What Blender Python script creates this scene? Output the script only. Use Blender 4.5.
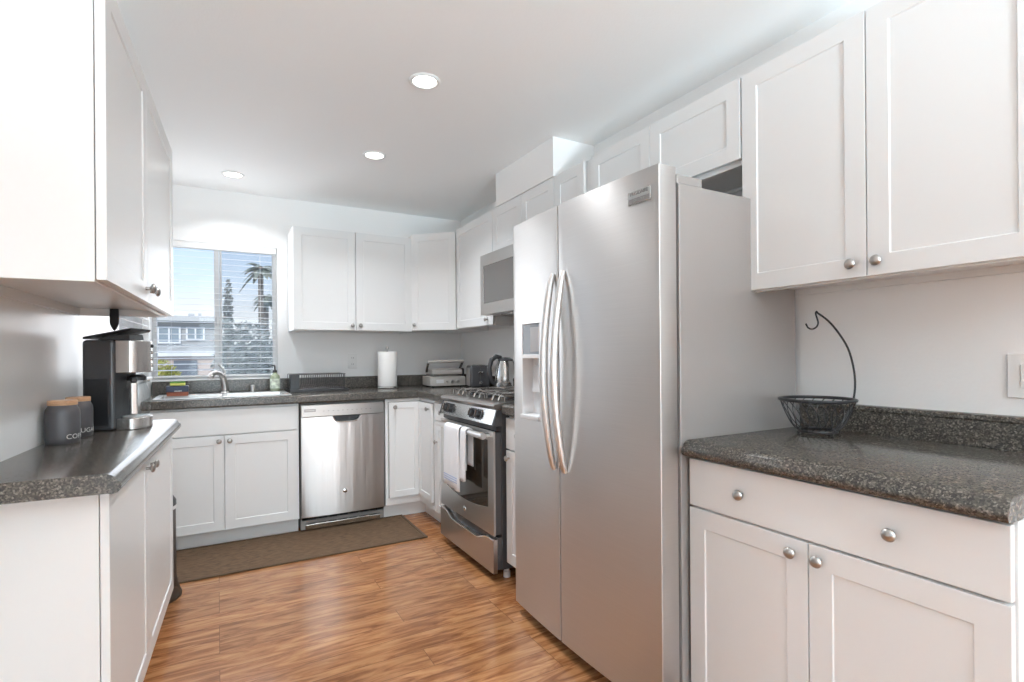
import bpy, bmesh, math, random
from mathutils import Vector, Matrix
random.seed(4)
PI = math.pi
for o in list(bpy.data.objects): bpy.data.objects.remove(o)
sc = bpy.context.scene
C = sc.collection

# ------------------------------------------------------------------ camera
CAM_H, YAW, ROLL = 1.197, 0.512, -0.008
cam_d = bpy.data.cameras.new('camera'); cam = bpy.data.objects.new('camera', cam_d); C.objects.link(cam)
cam_d.sensor_width = 36; cam_d.lens = 524.3 / 1024 * 36; cam_d.shift_y = 14.2 / 1024
cam_d.clip_start = 0.02; cam_d.clip_end = 300
fw = Vector((math.sin(YAW), math.cos(YAW), 0)); rv = Vector((math.cos(YAW), -math.sin(YAW), 0)); uv_ = Vector((0, 0, 1))
cr, sr = math.cos(ROLL), math.sin(ROLL)
R_ = rv * cr + uv_ * sr; U_ = -rv * sr + uv_ * cr; B_ = -fw
M = Matrix(((R_.x, U_.x, B_.x, 0), (R_.y, U_.y, B_.y, 0), (R_.z, U_.z, B_.z, CAM_H), (0, 0, 0, 1)))
cam.matrix_world = M
sc.camera = cam

# ------------------------------------------------------------------ view, world, lights
sc.view_settings.view_transform = 'Standard'
sc.view_settings.look = 'None'
sc.view_settings.gamma = 1.0
sc.view_settings.exposure = 0.28
try: sc.view_settings.use_curve_mapping = False
except Exception: pass
sc.cycles.use_denoising = True
sc.cycles.max_bounces = 16
sc.cycles.diffuse_bounces = 12
sc.cycles.glossy_bounces = 5
sc.cycles.transparent_max_bounces = 16
sc.cycles.caustics_reflective = False
sc.cycles.caustics_refractive = False
sc.cycles.sample_clamp_indirect = 6.0

w = bpy.data.worlds.new('sky'); sc.world = w; w.use_nodes = True
nt = w.node_tree; nt.nodes.clear()
wo = nt.nodes.new('ShaderNodeOutputWorld'); bg = nt.nodes.new('ShaderNodeBackground')
tc = nt.nodes.new('ShaderNodeTexCoord'); sep = nt.nodes.new('ShaderNodeSeparateXYZ'); rp = nt.nodes.new('ShaderNodeValToRGB')
nt.links.new(tc.outputs['Generated'], sep.inputs[0]); nt.links.new(sep.outputs['Z'], rp.inputs[0])
nt.links.new(rp.outputs[0], bg.inputs[0]); nt.links.new(bg.outputs[0], wo.inputs[0])
e = rp.color_ramp.elements
e[0].position = 0.0; e[0].color = (0.80, 0.82, 0.85, 1)
e[1].position = 1.0; e[1].color = (0.20, 0.40, 0.80, 1)
for p_, c_ in ((0.06, (0.86, 0.90, 0.96, 1)), (0.13, (0.62, 0.76, 0.95, 1)), (0.25, (0.44, 0.62, 0.92, 1))):
    n_ = e.new(p_); n_.color = c_
bg.inputs[1].default_value = 1.1

def area_light(name, loc, rot, sx, sy, power, col=(1, 1, 1), shape='RECTANGLE'):
    l = bpy.data.lights.new(name, 'AREA'); l.shape = shape; l.size = sx
    if shape == 'RECTANGLE': l.size_y = sy
    l.energy = power; l.color = col
    o = bpy.data.objects.new(name, l); C.objects.link(o); o.location = loc; o.rotation_euler = rot
    return o
sun_d = bpy.data.lights.new('sun', 'SUN'); sun_d.energy = 2.4; sun_d.angle = 0.05; sun_d.color = (1, .96, .9)
sun = bpy.data.objects.new('sun', sun_d); C.objects.link(sun); sun.rotation_euler = (math.radians(50), 0, math.radians(-25))
# fill lamps added at unseen dining openings behind the camera; last, kitchen window daylight
area_light('dining_front_fill', (-0.6, -7.30, 1.25), (math.radians(98), 0, 0), 4.2, 2.1, 140, (.76, .92, 1))
area_light('dining_side_fill', (-2.95, -1.2, 1.35), (PI / 2, 0, -PI / 2), 2.4, 1.6, 5, (.76, .92, 1))
area_light('daylight_kitchen_window', (0.0, 4.385, 1.53), (math.radians(95), 0, PI), 0.78, 0.90, 5, (.93, .96, 1))

fl_ = area_light('ceiling_bounce_fill', (0.5, -3.6, 0.95), (math.radians(180 - 40), 0, math.radians(-6)), .6, .6, 215, (.74, .91, 1))  # added unseen fill lamp, aimed up to brighten ceiling and room
fl_.data.spread = math.radians(88)

# ------------------------------------------------------------------ materials
def new_mat(name):
    m = bpy.data.materials.new(name); m.use_nodes = True
    nt = m.node_tree; b = nt.nodes['Principled BSDF']
    return m, nt, b
def simple(name, col, rough=.5, metal=0, bump=0, bscale=40, spec=None, trans=0, ior=1.45, emit=0, coat=0, var=0, stretch=None):
    m, nt, b = new_mat(name)
    b.inputs['Base Color'].default_value = (*col, 1); b.inputs['Roughness'].default_value = rough; b.inputs['Metallic'].default_value = metal
    if spec is not None: b.inputs['Specular IOR Level'].default_value = spec
    if trans: b.inputs['Transmission Weight'].default_value = trans; b.inputs['IOR'].default_value = ior
    if emit: b.inputs['Emission Color'].default_value = (*col, 1); b.inputs['Emission Strength'].default_value = emit
    if coat: b.inputs['Coat Weight'].default_value = coat; b.inputs['Coat Roughness'].default_value = .1
    t = nt.nodes.new('ShaderNodeTexCoord'); mp = nt.nodes.new('ShaderNodeMapping'); n = nt.nodes.new('ShaderNodeTexNoise')
    nt.links.new(t.outputs['Object'], mp.inputs[0]); nt.links.new(mp.outputs[0], n.inputs['Vector'])
    if stretch: mp.inputs['Scale'].default_value = stretch
    n.inputs['Scale'].default_value = bscale; n.inputs['Detail'].default_value = 3
    if bump:
        bp = nt.nodes.new('ShaderNodeBump'); bp.inputs['Strength'].default_value = bump; bp.inputs['Distance'].default_value = .002
        nt.links.new(n.outputs[0], bp.inputs['Height']); nt.links.new(bp.outputs[0], b.inputs['Normal'])
    if var:
        r = nt.nodes.new('ShaderNodeValToRGB'); nt.links.new(n.outputs[0], r.inputs[0])
        r.color_ramp.elements[0].position = .3; r.color_ramp.elements[1].position = .7
        r.color_ramp.elements[0].color = tuple(c * (1 - var) for c in col) + (1,)
        r.color_ramp.elements[1].color = tuple(min(1, c * (1 + var)) for c in col) + (1,)
        nt.links.new(r.outputs[0], b.inputs['Base Color'])
    return m
MAT = {}
MAT['wall'] = simple('wall_paint', (.87, .87, .865), .55, bump=.25, bscale=90)
MAT['wall_gloss'] = simple('wall_semi_gloss_paint', (.86, .86, .855), .28, bump=.2, bscale=14)
MAT['ceiling'] = simple('ceiling_paint', (.90, .905, .905), .8, bump=.3, bscale=120)
MAT['cab'] = simple('cabinet_lacquer', (.79, .80, .80), .32, bump=.03, bscale=60)
MAT['cab_in'] = simple('cabinet_underside_melamine', (.72, .70, .68), .45)
MAT['trim'] = simple('trim_enamel', (.80, .80, .79), .35)
MAT['gap'] = simple('gap_shade_and_gasket_grey', (.25, .24, .23), .8)
MAT['nickel'] = simple('brushed_nickel', (.46, .44, .42), .28, 1)
MAT['chrome'] = simple('chrome', (.8, .8, .8), .08, 1)
MAT['black'] = simple('black_plastic', (.018, .018, .02), .35)
MAT['black_gloss'] = simple('black_gloss_plastic', (.075, .075, .08), .2)
MAT['black_wire'] = simple('black_wire', (.035, .033, .035), .35, .3)
MAT['dark_metal'] = simple('dark_bronze_metal', (.10, .075, .06), .35, .7)
MAT['grey_plastic'] = simple('grey_plastic', (.62, .63, .64), .35)
MAT['lt_plastic'] = simple('pale_grey_plastic', (.74, .75, .76), .3)
MAT['white_plastic'] = simple('white_plastic', (.80, .80, .79), .35)
MAT['canister'] = simple('canister_glaze', (.085, .08, .085), .38, .15)
MAT['bamboo'] = simple('bamboo', (.55, .31, .17), .45, var=.15, bscale=30, stretch=(1, 12, 12))
MAT['paper'] = simple('paper_towel', (.86, .85, .83), .9, bump=.6, bscale=160)
MAT['towel'] = simple('white_terry_cloth', (.80, .81, .83), .95, bump=.8, bscale=300)
MAT['towel_blue'] = simple('blue_stripe_cloth', (.45, .52, .68), .95, bump=.8, bscale=300)
MAT['text_white'] = simple('white_print', (.9, .9, .88), .6)
MAT['text_dark'] = simple('dark_print', (.06, .06, .06), .5)
MAT['label_grey'] = simple('grey_badge', (.30, .28, .27), .35, .6)
MAT['sponge_y'] = simple('yellow_sponge', (.72, .72, .18), .9, bump=.7, bscale=120)
MAT['sponge_g'] = simple('green_scourer', (.10, .24, .04), .95, bump=.7, bscale=200)
MAT['navy'] = simple('navy_box_print', (.035, .045, .08), .45)
MAT['rust'] = simple('rust_box_print', (.26, .07, .03), .45)
MAT['soap'] = simple('soap_liquid_plastic', (.52, .60, .42), .12, trans=.35)
MAT['label_leaf'] = simple('soap_label_print', (.55, .60, .50), .5, var=.45, bscale=35)
MAT['grate'] = simple('cast_iron_grate', (.42, .40, .38), .25, .9)
MAT['oven_glass'] = simple('oven_dark_glass', (.045, .038, .03), .05, spec=.8)
MAT['mw_glass'] = simple('microwave_dark_glass', (.13, .125, .12), .10, spec=.7)
MAT['screen_dark'] = simple('display_panel_glass', (.10, .115, .13), .12)
MAT['rug_edge'] = simple('rug_binding', (.10, .062, .035), .95)
MAT['concrete'] = simple('driveway_concrete', (.42, .41, .39), .9, var=.1, bscale=2)
MAT['roof_fascia'] = simple('house_fascia_paint', (.62, .62, .60), .7)
MAT['roofing'] = simple('roof_gravel', (.55, .55, .54), .9)
MAT['house_white'] = simple('house_trim_paint', (.85, .85, .85), .6)
MAT['house_pink'] = simple('house_stucco_pink', (.62, .50, .44), .9, bump=.3, bscale=20)
MAT['garage'] = simple('garage_door_grey', (.17, .19, .22), .6)
MAT['win_far'] = simple('far_window_glass', (.30, .36, .40), .1)
MAT['leaf_grey'] = simple('grey_green_foliage', (.30, .325, .31), .85, var=.5, bscale=3)
MAT['leaf_palm'] = simple('palm_frond', (.27, .30, .25), .8, var=.3, bscale=4)
MAT['leaf_yel'] = simple('yellow_green_foliage', (.48, .46, .12), .85, var=.4, bscale=4)
MAT['bark'] = simple('palm_bark', (.24, .21, .18), .9, bump=.6, bscale=20)

def steel(name, col, rough, stretch, bump, bs, vr=.06, lo=.93, hi=1.05, an=0, bd=.001, rot=.25):
    m, nt, b = new_mat(name)
    if an:
        tg = nt.nodes.new('ShaderNodeTangent'); tg.direction_type = 'RADIAL'; tg.axis = 'Z'; nt.links.new(tg.outputs[0], b.inputs['Tangent'])
        b.inputs['Anisotropic'].default_value = an; b.inputs['Anisotropic Rotation'].default_value = rot
    b.inputs['Metallic'].default_value = 1
    t = nt.nodes.new('ShaderNodeTexCoord'); mp = nt.nodes.new('ShaderNodeMapping'); n = nt.nodes.new('ShaderNodeTexNoise')
    mp.inputs['Scale'].default_value = stretch; n.inputs['Scale'].default_value = bs; n.inputs['Detail'].default_value = 4
    nt.links.new(t.outputs['Object'], mp.inputs[0]); nt.links.new(mp.outputs[0], n.inputs['Vector'])
    r = nt.nodes.new('ShaderNodeMapRange'); r.inputs[3].default_value = rough - vr; r.inputs[4].default_value = rough + vr
    nt.links.new(n.outputs[0], r.inputs[0]); nt.links.new(r.outputs[0], b.inputs['Roughness'])
    cr = nt.nodes.new('ShaderNodeValToRGB'); nt.links.new(n.outputs[0], cr.inputs[0])
    cr.color_ramp.elements[0].color = tuple(c * lo for c in col) + (1,); cr.color_ramp.elements[1].color = tuple(min(1, c * hi) for c in col) + (1,)
    nt.links.new(cr.outputs[0], b.inputs['Base Color'])
    bp = nt.nodes.new('ShaderNodeBump'); bp.inputs['Strength'].default_value = bump; bp.inputs['Distance'].default_value = bd
    nt.links.new(n.outputs[0], bp.inputs['Height']); nt.links.new(bp.outputs[0], b.inputs['Normal'])
    return m
MAT['steel'] = steel('brushed_stainless', (.64, .62, .605), .36, (4, 4, 400), .08, 1.0, an=.75)
MAT['steel_dw'] = steel('rippled_stainless', (.80, .785, .775), .46, (16, 1, .5), 1.0, 1.0, .03, an=.95, bd=.004, rot=.25)
MAT['steel_range'] = steel('range_stainless', (.54, .52, .505), .30, (1, 1, 1), .02, 4.0, an=.7)
MAT['handle_satin'] = simple('satin_handle_metal', (.78, .77, .76), .34, 1)
MAT['sink_steel'] = simple('sink_satin_stainless', (.50, .49, .48), .34, 1)
MAT['steel_smooth'] = simple('polished_stainless', (.68, .67, .65), .16, 1)
MAT['fridge_side'] = simple('fridge_side_grey_paint', (.37, .345, .33), .42, .35, bump=.15, bscale=250)
MAT['dark_steel'] = simple('dark_brushed_metal', (.27, .26, .25), .3, .9)
MAT['silver_paint'] = simple('silver_painted_metal', (.55, .52, .49), .32, .25)
MAT['pinkish_steel'] = simple('machine_stainless', (.66, .63, .61), .24, .85)

def granite(name):
    m, nt, b = new_mat(name)
    t = nt.nodes.new('ShaderNodeTexCoord')
    v = nt.nodes.new('ShaderNodeTexVoronoi'); v.inputs['Scale'].default_value = 260
    n = nt.nodes.new('ShaderNodeTexNoise'); n.inputs['Scale'].default_value = 130; n.inputs['Detail'].default_value = 6; n.inputs['Roughness'].default_value = .7
    nt.links.new(t.outputs['Object'], v.inputs['Vector']); nt.links.new(t.outputs['Object'], n.inputs['Vector'])
    sp = nt.nodes.new('ShaderNodeSeparateColor'); nt.links.new(v.outputs['Color'], sp.inputs[0])
    mx = nt.nodes.new('ShaderNodeMix'); mx.data_type = 'FLOAT'; mx.inputs[0].default_value = .55
    nt.links.new(sp.outputs[0], mx.inputs[2]); nt.links.new(n.outputs[0], mx.inputs[3])
    r = nt.nodes.new('ShaderNodeValToRGB'); nt.links.new(mx.outputs[0], r.inputs[0])
    el = r.color_ramp.elements
    el[0].position = .25; el[0].color = (.035, .032, .030, 1); el[1].position = .78; el[1].color = (.27, .24, .205, 1)
    for p, c in ((.42, (.055, .049, .043, 1)), (.56, (.09, .08, .069, 1)), (.68, (.145, .128, .108, 1))):
        x = el.new(p); x.color = c
    nt.links.new(r.outputs[0], b.inputs['Base Color'])
    b.inputs['Roughness'].default_value = .20
    return m
MAT['granite'] = granite('speckled_laminate')

def floor_mat():
    m, nt, b = new_mat('wood_laminate')
    t = nt.nodes.new('ShaderNodeTexCoord')
    br = nt.nodes.new('ShaderNodeTexBrick'); br.offset = .37; br.offset_frequency = 3; br.squash = 1
    br.inputs['Scale'].default_value = 1; br.inputs['Brick Width'].default_value = 1.15; br.inputs['Row Height'].default_value = .128
    br.inputs['Mortar Size'].default_value = .0012; br.inputs['Mortar Smooth'].default_value = .3; br.inputs['Bias'].default_value = 0
    br.inputs['Color1'].default_value = (0, 0, 0, 1); br.inputs['Color2'].default_value = (1, 1, 1, 1); br.inputs['Mortar'].default_value = (.5, .5, .5, 1)
    nt.links.new(t.outputs['Object'], br.inputs['Vector'])
    mp = nt.nodes.new('ShaderNodeMapping'); mp.inputs['Scale'].default_value = (2.0, 13, 1)
    nt.links.new(t.outputs['Object'], mp.inputs[0])
    add = nt.nodes.new('ShaderNodeVectorMath'); add.operation = 'MULTIPLY_ADD'
    add.inputs[1].default_value = (7, 13, 5); nt.links.new(br.outputs['Color'], add.inputs[0]); nt.links.new(mp.outputs[0], add.inputs[2])
    n = nt.nodes.new('ShaderNodeTexNoise'); n.inputs['Scale'].default_value = 1.6; n.inputs['Detail'].default_value = 7; n.inputs['Roughness'].default_value = .62; n.inputs['Distortion'].default_value = 1.3
    nt.links.new(add.outputs[0], n.inputs['Vector'])
    r = nt.nodes.new('ShaderNodeValToRGB'); nt.links.new(n.outputs[0], r.inputs[0])
    el = r.color_ramp.elements
    el[0].position = .28; el[0].color = (.125, .043, .015, 1); el[1].position = .78; el[1].color = (.56, .29, .13, 1)
    for p, c in ((.42, (.25, .098, .036, 1)), (.56, (.40, .185, .078, 1))):
        x = el.new(p); x.color = c
    hs = nt.nodes.new('ShaderNodeHueSaturation'); nt.links.new(r.outputs[0], hs.inputs['Color'])
    mr = nt.nodes.new('ShaderNodeMapRange'); mr.inputs[3].default_value = .88; mr.inputs[4].default_value = 1.12
    sp = nt.nodes.new('ShaderNodeSeparateColor'); nt.links.new(br.outputs['Color'], sp.inputs[0]); nt.links.new(sp.outputs[0], mr.inputs[0])
    nt.links.new(mr.outputs[0], hs.inputs['Value'])
    mix = nt.nodes.new('ShaderNodeMix'); mix.data_type = 'RGBA'; mix.inputs[7].default_value = (.13, .055, .024, 1)
    nt.links.new(br.outputs['Fac'], mix.inputs[0]); nt.links.new(hs.outputs[0], mix.inputs[6]); nt.links.new(mix.outputs[2], b.inputs['Base Color'])
    b.inputs['Roughness'].default_value = .18
    bp = nt.nodes.new('ShaderNodeBump'); bp.inputs['Strength'].default_value = .25; bp.inputs['Distance'].default_value = .001
    nt.links.new(n.outputs[0], bp.inputs['Height']); nt.links.new(bp.outputs[0], b.inputs['Normal'])
    return m
MAT['floor'] = floor_mat()

def rug_mat():
    m, nt, b = new_mat('rug_weave')
    t = nt.nodes.new('ShaderNodeTexCoord'); mp = nt.nodes.new('ShaderNodeMapping'); mp.inputs['Scale'].default_value = (22, 70, 1)
    mp.inputs['Rotation'].default_value = (0, 0, .35)
    v = nt.nodes.new('ShaderNodeTexNoise'); v.inputs['Scale'].default_value = 1; v.inputs['Detail'].default_value = 4
    nt.links.new(t.outputs['Object'], mp.inputs[0]); nt.links.new(mp.outputs[0], v.inputs['Vector'])
    r = nt.nodes.new('ShaderNodeValToRGB'); nt.links.new(v.outputs[0], r.inputs[0])
    r.color_ramp.elements[0].position = .32; r.color_ramp.elements[0].color = (.080, .046, .024, 1)
    r.color_ramp.elements[1].position = .66; r.color_ramp.elements[1].color = (.165, .100, .055, 1)
    nt.links.new(r.outputs[0], b.inputs['Base Color']); b.inputs['Roughness'].default_value = .95
    bp = nt.nodes.new('ShaderNodeBump'); bp.inputs['Strength'].default_value = .7; bp.inputs['Distance'].default_value = .004
    nt.links.new(v.outputs[0], bp.inputs['Height']); nt.links.new(bp.outputs[0], b.inputs['Normal'])
    return m
MAT['rug'] = rug_mat()
def siding_mat():
    m, nt, b = new_mat('lap_siding_grey')
    t = nt.nodes.new('ShaderNodeTexCoord'); s = nt.nodes.new('ShaderNodeSeparateXYZ'); nt.links.new(t.outputs['Object'], s.inputs[0])
    mm = nt.nodes.new('ShaderNodeMath'); mm.operation = 'MULTIPLY'; mm.inputs[1].default_value = 5.5; nt.links.new(s.outputs[2], mm.inputs[0])
    f = nt.nodes.new('ShaderNodeMath'); f.operation = 'FRACT'; nt.links.new(mm.outputs[0], f.inputs[0])
    r = nt.nodes.new('ShaderNodeValToRGB'); nt.links.new(f.outputs[0], r.inputs[0])
    r.color_ramp.elements[0].position = .0; r.color_ramp.elements[0].color = (.27, .27, .27, 1)
    r.color_ramp.elements[1].position = .14; r.color_ramp.elements[1].color = (.46, .46, .455, 1)
    nt.links.new(r.outputs[0], b.inputs['Base Color']); b.inputs['Roughness'].default_value = .85
    return m
MAT['siding'] = siding_mat()
def glass_mat(name, fac, tint=(1, 1, 1)):
    m = bpy.data.materials.new(name); m.use_nodes = True; nt = m.node_tree; nt.nodes.clear()
    o = nt.nodes.new('ShaderNodeOutputMaterial'); mx = nt.nodes.new('ShaderNodeMixShader'); a = nt.nodes.new('ShaderNodeBsdfTransparent'); g = nt.nodes.new('ShaderNodeBsdfGlossy')
    a.inputs[0].default_value = (*tint, 1); g.inputs['Roughness'].default_value = .02; mx.inputs[0].default_value = fac
    nt.links.new(a.outputs[0], mx.inputs[1]); nt.links.new(g.outputs[0], mx.inputs[2]); nt.links.new(mx.outputs[0], o.inputs[0])
    return m
MAT['glass'] = glass_mat('window_glass', .015, (.97, .98, .98))
MAT['carafe_glass'] = glass_mat('carafe_glass', .14, (.86, .88, .88))
def screen_mat():
    m = bpy.data.materials.new('insect_screen_mesh'); m.use_nodes = True; nt = m.node_tree; nt.nodes.clear()
    o = nt.nodes.new('ShaderNodeOutputMaterial'); mx = nt.nodes.new('ShaderNodeMixShader'); a = nt.nodes.new('ShaderNodeBsdfTransparent'); g = nt.nodes.new('ShaderNodeBsdfDiffuse')
    g.inputs[0].default_value = (.30, .31, .33, 1); mx.inputs[0].default_value = .16
    nt.links.new(a.outputs[0], mx.inputs[1]); nt.links.new(g.outputs[0], mx.inputs[2]); nt.links.new(mx.outputs[0], o.inputs[0])
    return m
MAT['screen'] = screen_mat()
def emit_mat(name, col, s):
    m = bpy.data.materials.new(name); m.use_nodes = True; nt = m.node_tree; nt.nodes.clear()
    o = nt.nodes.new('ShaderNodeOutputMaterial'); g = nt.nodes.new('ShaderNodeEmission'); g.inputs[0].default_value = (*col, 1); g.inputs[1].default_value = s
    nt.links.new(g.outputs[0], o.inputs[0]); return m
MAT['lamp'] = emit_mat('downlight_lens_glow', (1, .97, .92), 6)

# ------------------------------------------------------------------ mesh helpers
def nb(): return bmesh.new()
def box(bm, x0, x1, y0, y1, z0, z1):
    v = [bm.verts.new(p) for p in ((x0, y0, z0), (x1, y0, z0), (x1, y1, z0), (x0, y1, z0), (x0, y0, z1), (x1, y0, z1), (x1, y1, z1), (x0, y1, z1))]
    for f in ((0, 3, 2, 1), (4, 5, 6, 7), (0, 1, 5, 4), (1, 2, 6, 5), (2, 3, 7, 6), (3, 0, 4, 7)): bm.faces.new([v[i] for i in f])
    return bm
def lathe(bm, prof, seg=24, mat=None):
    mat = mat or Matrix()
    rings = []
    for r, z in prof:
        if r < 1e-5: rings.append([bm.verts.new(mat @ Vector((0, 0, z)))])
        else: rings.append([bm.verts.new(mat @ Vector((r * math.cos(2 * PI * i / seg), r * math.sin(2 * PI * i / seg), z))) for i in range(seg)])
    for a, b in zip(rings, rings[1:]):
        for i in range(seg):
            j = (i + 1) % seg
            if len(a) == 1 and len(b) == 1: continue
            if len(a) == 1: bm.faces.new((a[0], b[i], b[j]))
            elif len(b) == 1: bm.faces.new((a[i], a[j], b[0]))
            else: bm.faces.new((a[i], a[j], b[j], b[i]))
    if len(rings[0]) > 1: bm.faces.new(list(reversed(rings[0])))
    if len(rings[-1]) > 1: bm.faces.new(rings[-1])
    return bm
def tube(bm, pts, r, seg=8, closed=False, radii=None, flat=1.0):
    pts = [Vector(p) for p in pts]; n = len(pts); rings = []
    up = Vector((0, 0, 1)); prev = None
    for i, p in enumerate(pts):
        if closed: t = pts[(i + 1) % n] - pts[i - 1]
        else: t = pts[min(i + 1, n - 1)] - pts[max(i - 1, 0)]
        t.normalize()
        if prev is None:
            a = up.cross(t)
            if a.length < 1e-3: a = Vector((1, 0, 0)).cross(t)
        else:
            a = prev - t * prev.dot(t)
            if a.length < 1e-4: a = up.cross(t)
        a.normalize(); b = t.cross(a); prev = a
        rr = radii[i] if radii else r
        rings.append([bm.verts.new(p + a * rr * math.cos(2 * PI * k / seg) + b * rr * flat * math.sin(2 * PI * k / seg)) for k in range(seg)])
    m = n if closed else n - 1
    for i in range(m):
        a, b = rings[i], rings[(i + 1) % n]
        for k in range(seg): bm.faces.new((a[k], a[(k + 1) % seg], b[(k + 1) % seg], b[k]))
    if not closed:
        bm.faces.new(list(reversed(rings[0]))); bm.faces.new(rings[-1])
    return bm
def prism(bm, poly, h0, h1, axis='z'):
    def P(a, b, h):
        return {'z': (a, b, h), 'x': (h, a, b), 'y': (a, h, b)}[axis]
    lo = [bm.verts.new(P(a, b, h0)) for a, b in poly]; hi = [bm.verts.new(P(a, b, h1)) for a, b in poly]
    n = len(poly); bm.faces.new(lo); bm.faces.new(list(reversed(hi)))
    for i in range(n): bm.faces.new((lo[i], hi[i], hi[(i + 1) % n], lo[(i + 1) % n]))
    return bm
def arc(cx, cy, r, a0, a1, n):
    return [(cx + r * math.cos(a0 + (a1 - a0) * i / n), cy + r * math.sin(a0 + (a1 - a0) * i / n)) for i in range(n + 1)]
def obj(name, bm, mat, parent=None, loc=(0, 0, 0), rot=(0, 0, 0), bevel=0, seg=2, smooth=False, label=None):
    bmesh.ops.recalc_face_normals(bm, faces=bm.faces[:])
    me = bpy.data.meshes.new(name); bm.to_mesh(me); bm.free()
    me.materials.append(MAT[mat] if isinstance(mat, str) else mat)
    o = bpy.data.objects.new(name, me); C.objects.link(o)
    o.location = loc; o.rotation_euler = rot
    if parent is not None: o.parent = parent
    if smooth or bevel:
        for p in me.polygons: p.use_smooth = True
        if hasattr(me, 'set_sharp_from_angle'): me.set_sharp_from_angle(angle=math.radians(38))
    if bevel:
        b = o.modifiers.new('edge', 'BEVEL'); b.width = bevel; b.segments = seg; b.limit_method = 'ANGLE'; b.angle_limit = math.radians(35)
        b.harden_normals = True
    if label: o['label'] = label
    return o
def tag(o, label, cat, group=None, kind=None):
    o['label'] = label; o['category'] = cat
    if group: o['group'] = group
    if kind: o['kind'] = kind
    return o
def thing(name, label, cat, loc, rz=0, group=None):
    o = bpy.data.objects.new(name, None); C.objects.link(o); o.empty_display_size = .1
    o.location = loc; o.rotation_euler = (0, 0, rz)
    return tag(o, label, cat, group)
def struct(name, bm, mat, label, parent=None, loc=(0, 0, 0), rot=(0, 0, 0), bevel=0):
    o = obj(name, bm, mat, parent, loc, rot, bevel)
    if parent is None: o['kind'] = 'structure'; o['label'] = label; o['category'] = name.split('_')[0]
    return o
def text_mesh(name, s, size, depth, mat, parent, matrix, bend=None, align='CENTER', sx=1):
    cu = bpy.data.curves.new(name, 'FONT'); cu.body = s; cu.size = size; cu.extrude = depth; cu.align_x = align; cu.align_y = 'CENTER'
    t = bpy.data.objects.new(name, cu); C.objects.link(t)
    dg = bpy.context.evaluated_depsgraph_get()
    me = bpy.data.meshes.new_from_object(t.evaluated_get(dg)); bpy.data.objects.remove(t)
    for v in me.vertices:
        v.co.x *= sx
        if bend: v.co = Vector(bend(v.co.x, v.co.y, v.co.z))
    me.materials.clear(); me.materials.append(MAT[mat])
    o = bpy.data.objects.new(name, me); C.objects.link(o); o.parent = parent; o.matrix_local = matrix
    return o

# ------------------------------------------------------------------ constants of the room
XW, YB, ZC = 1.944, 4.411, 2.428
TH = math.atan(.046)
LX0 = -.491 - .046 * 2.5                     # left wall x at y = 0
def LW(u, n):                                # point u along the left wall, n out into the room
    return (LX0 + u * math.sin(TH) + n * math.cos(TH), u * math.cos(TH) - n * math.sin(TH))

# ------------------------------------------------------------------ setting
bm = box(nb(), -3.2, 2.2, -7.6, YB + .02, -.05, 0); struct('floor', bm, 'floor', 'reddish brown glossy wood laminate floor with long planks')
bm = box(nb(), -3.2, 2.2, -7.6, YB + .16, ZC, ZC + .08); struct('ceiling', bm, 'ceiling', 'flat white ceiling with three recessed lights')
bm = box(nb(), XW, XW + .12, -7.6, YB + .12, 0, ZC); struct('wall_right', bm, 'wall', 'white wall behind the fridge and right counter')
WX0, WX1, WZ0, WZ1 = -.400, .405, 1.035, 2.035
bm = nb()
box(bm, -.60, WX0 - .0, YB, YB + .12, 0, ZC); box(bm, WX1, XW, YB, YB + .12, 0, ZC)
box(bm, WX0, WX1, YB, YB + .12, 0, WZ0); box(bm, WX0, WX1, YB, YB + .12, WZ1, ZC)
struct('wall_back', bm, 'wall', 'white far wall with the sink window')
LU1 = (YB + .0) / math.cos(TH)
U0, U1 = 3.415, 4.36
bm = nb()
box(bm, -.10, 0, 1.15, U0, 0, ZC); box(bm, -.10, 0, U1, LU1, 0, ZC)
box(bm, -.10, 0, U0, U1, 0, WZ0); box(bm, -.10, 0, U0, U1, WZ1, ZC)
struct('wall_left', bm, 'wall_gloss', 'slightly glossy white wall behind the coffee maker', None, (LX0, 0, 0), (0, 0, -TH))
bm = nb(); box(bm, -3.1, LX0 - .02, 1.15, 1.27, 0, ZC); struct('wall_dining_end', bm, 'wall', 'white wall of the dining end beside the kitchen')
bm = nb(); box(bm, -3.12, -3.0, -7.6, -2.4, 0, ZC); box(bm, -3.12, -3.0, 0, 1.27, 0, ZC); box(bm, -3.12, -3.0, -2.4, 0, 0, .55); box(bm, -3.12, -3.0, -2.4, 0, 2.15, ZC)
struct('wall_dining_side', bm, 'wall', 'white side wall of the dining end with an opening')
bm = nb(); box(bm, -3.0, -2.7, -7.6, -7.48, 0, ZC); box(bm, 1.5, XW, -7.6, -7.48, 0, ZC); box(bm, -2.7, 1.5, -7.6, -7.48, 2.3, ZC); box(bm, -2.7, 1.5, -7.6, -7.48, 0, .2)
struct('wall_front', bm, 'wall', 'white wall behind the viewer with a wide opening')
bm = nb(); box(bm, WX0, WX1, YB + .01, YB + .045, WZ0 - .0, WZ0 + .012); o = struct('trim_1', bm, 'trim', 'white ledge under the sink window')
# caulked seam boards at the skirting of the right wall are hidden behind cabinets; the duct chase over the microwave
bm = nb(); box(bm, 1.654, XW - .001, 2.452, 3.150, 2.203, ZC - .001)
struct('trim_2', bm, 'wall', 'boxed white duct chase between wall cabinets and ceiling', bevel=.002)

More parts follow.
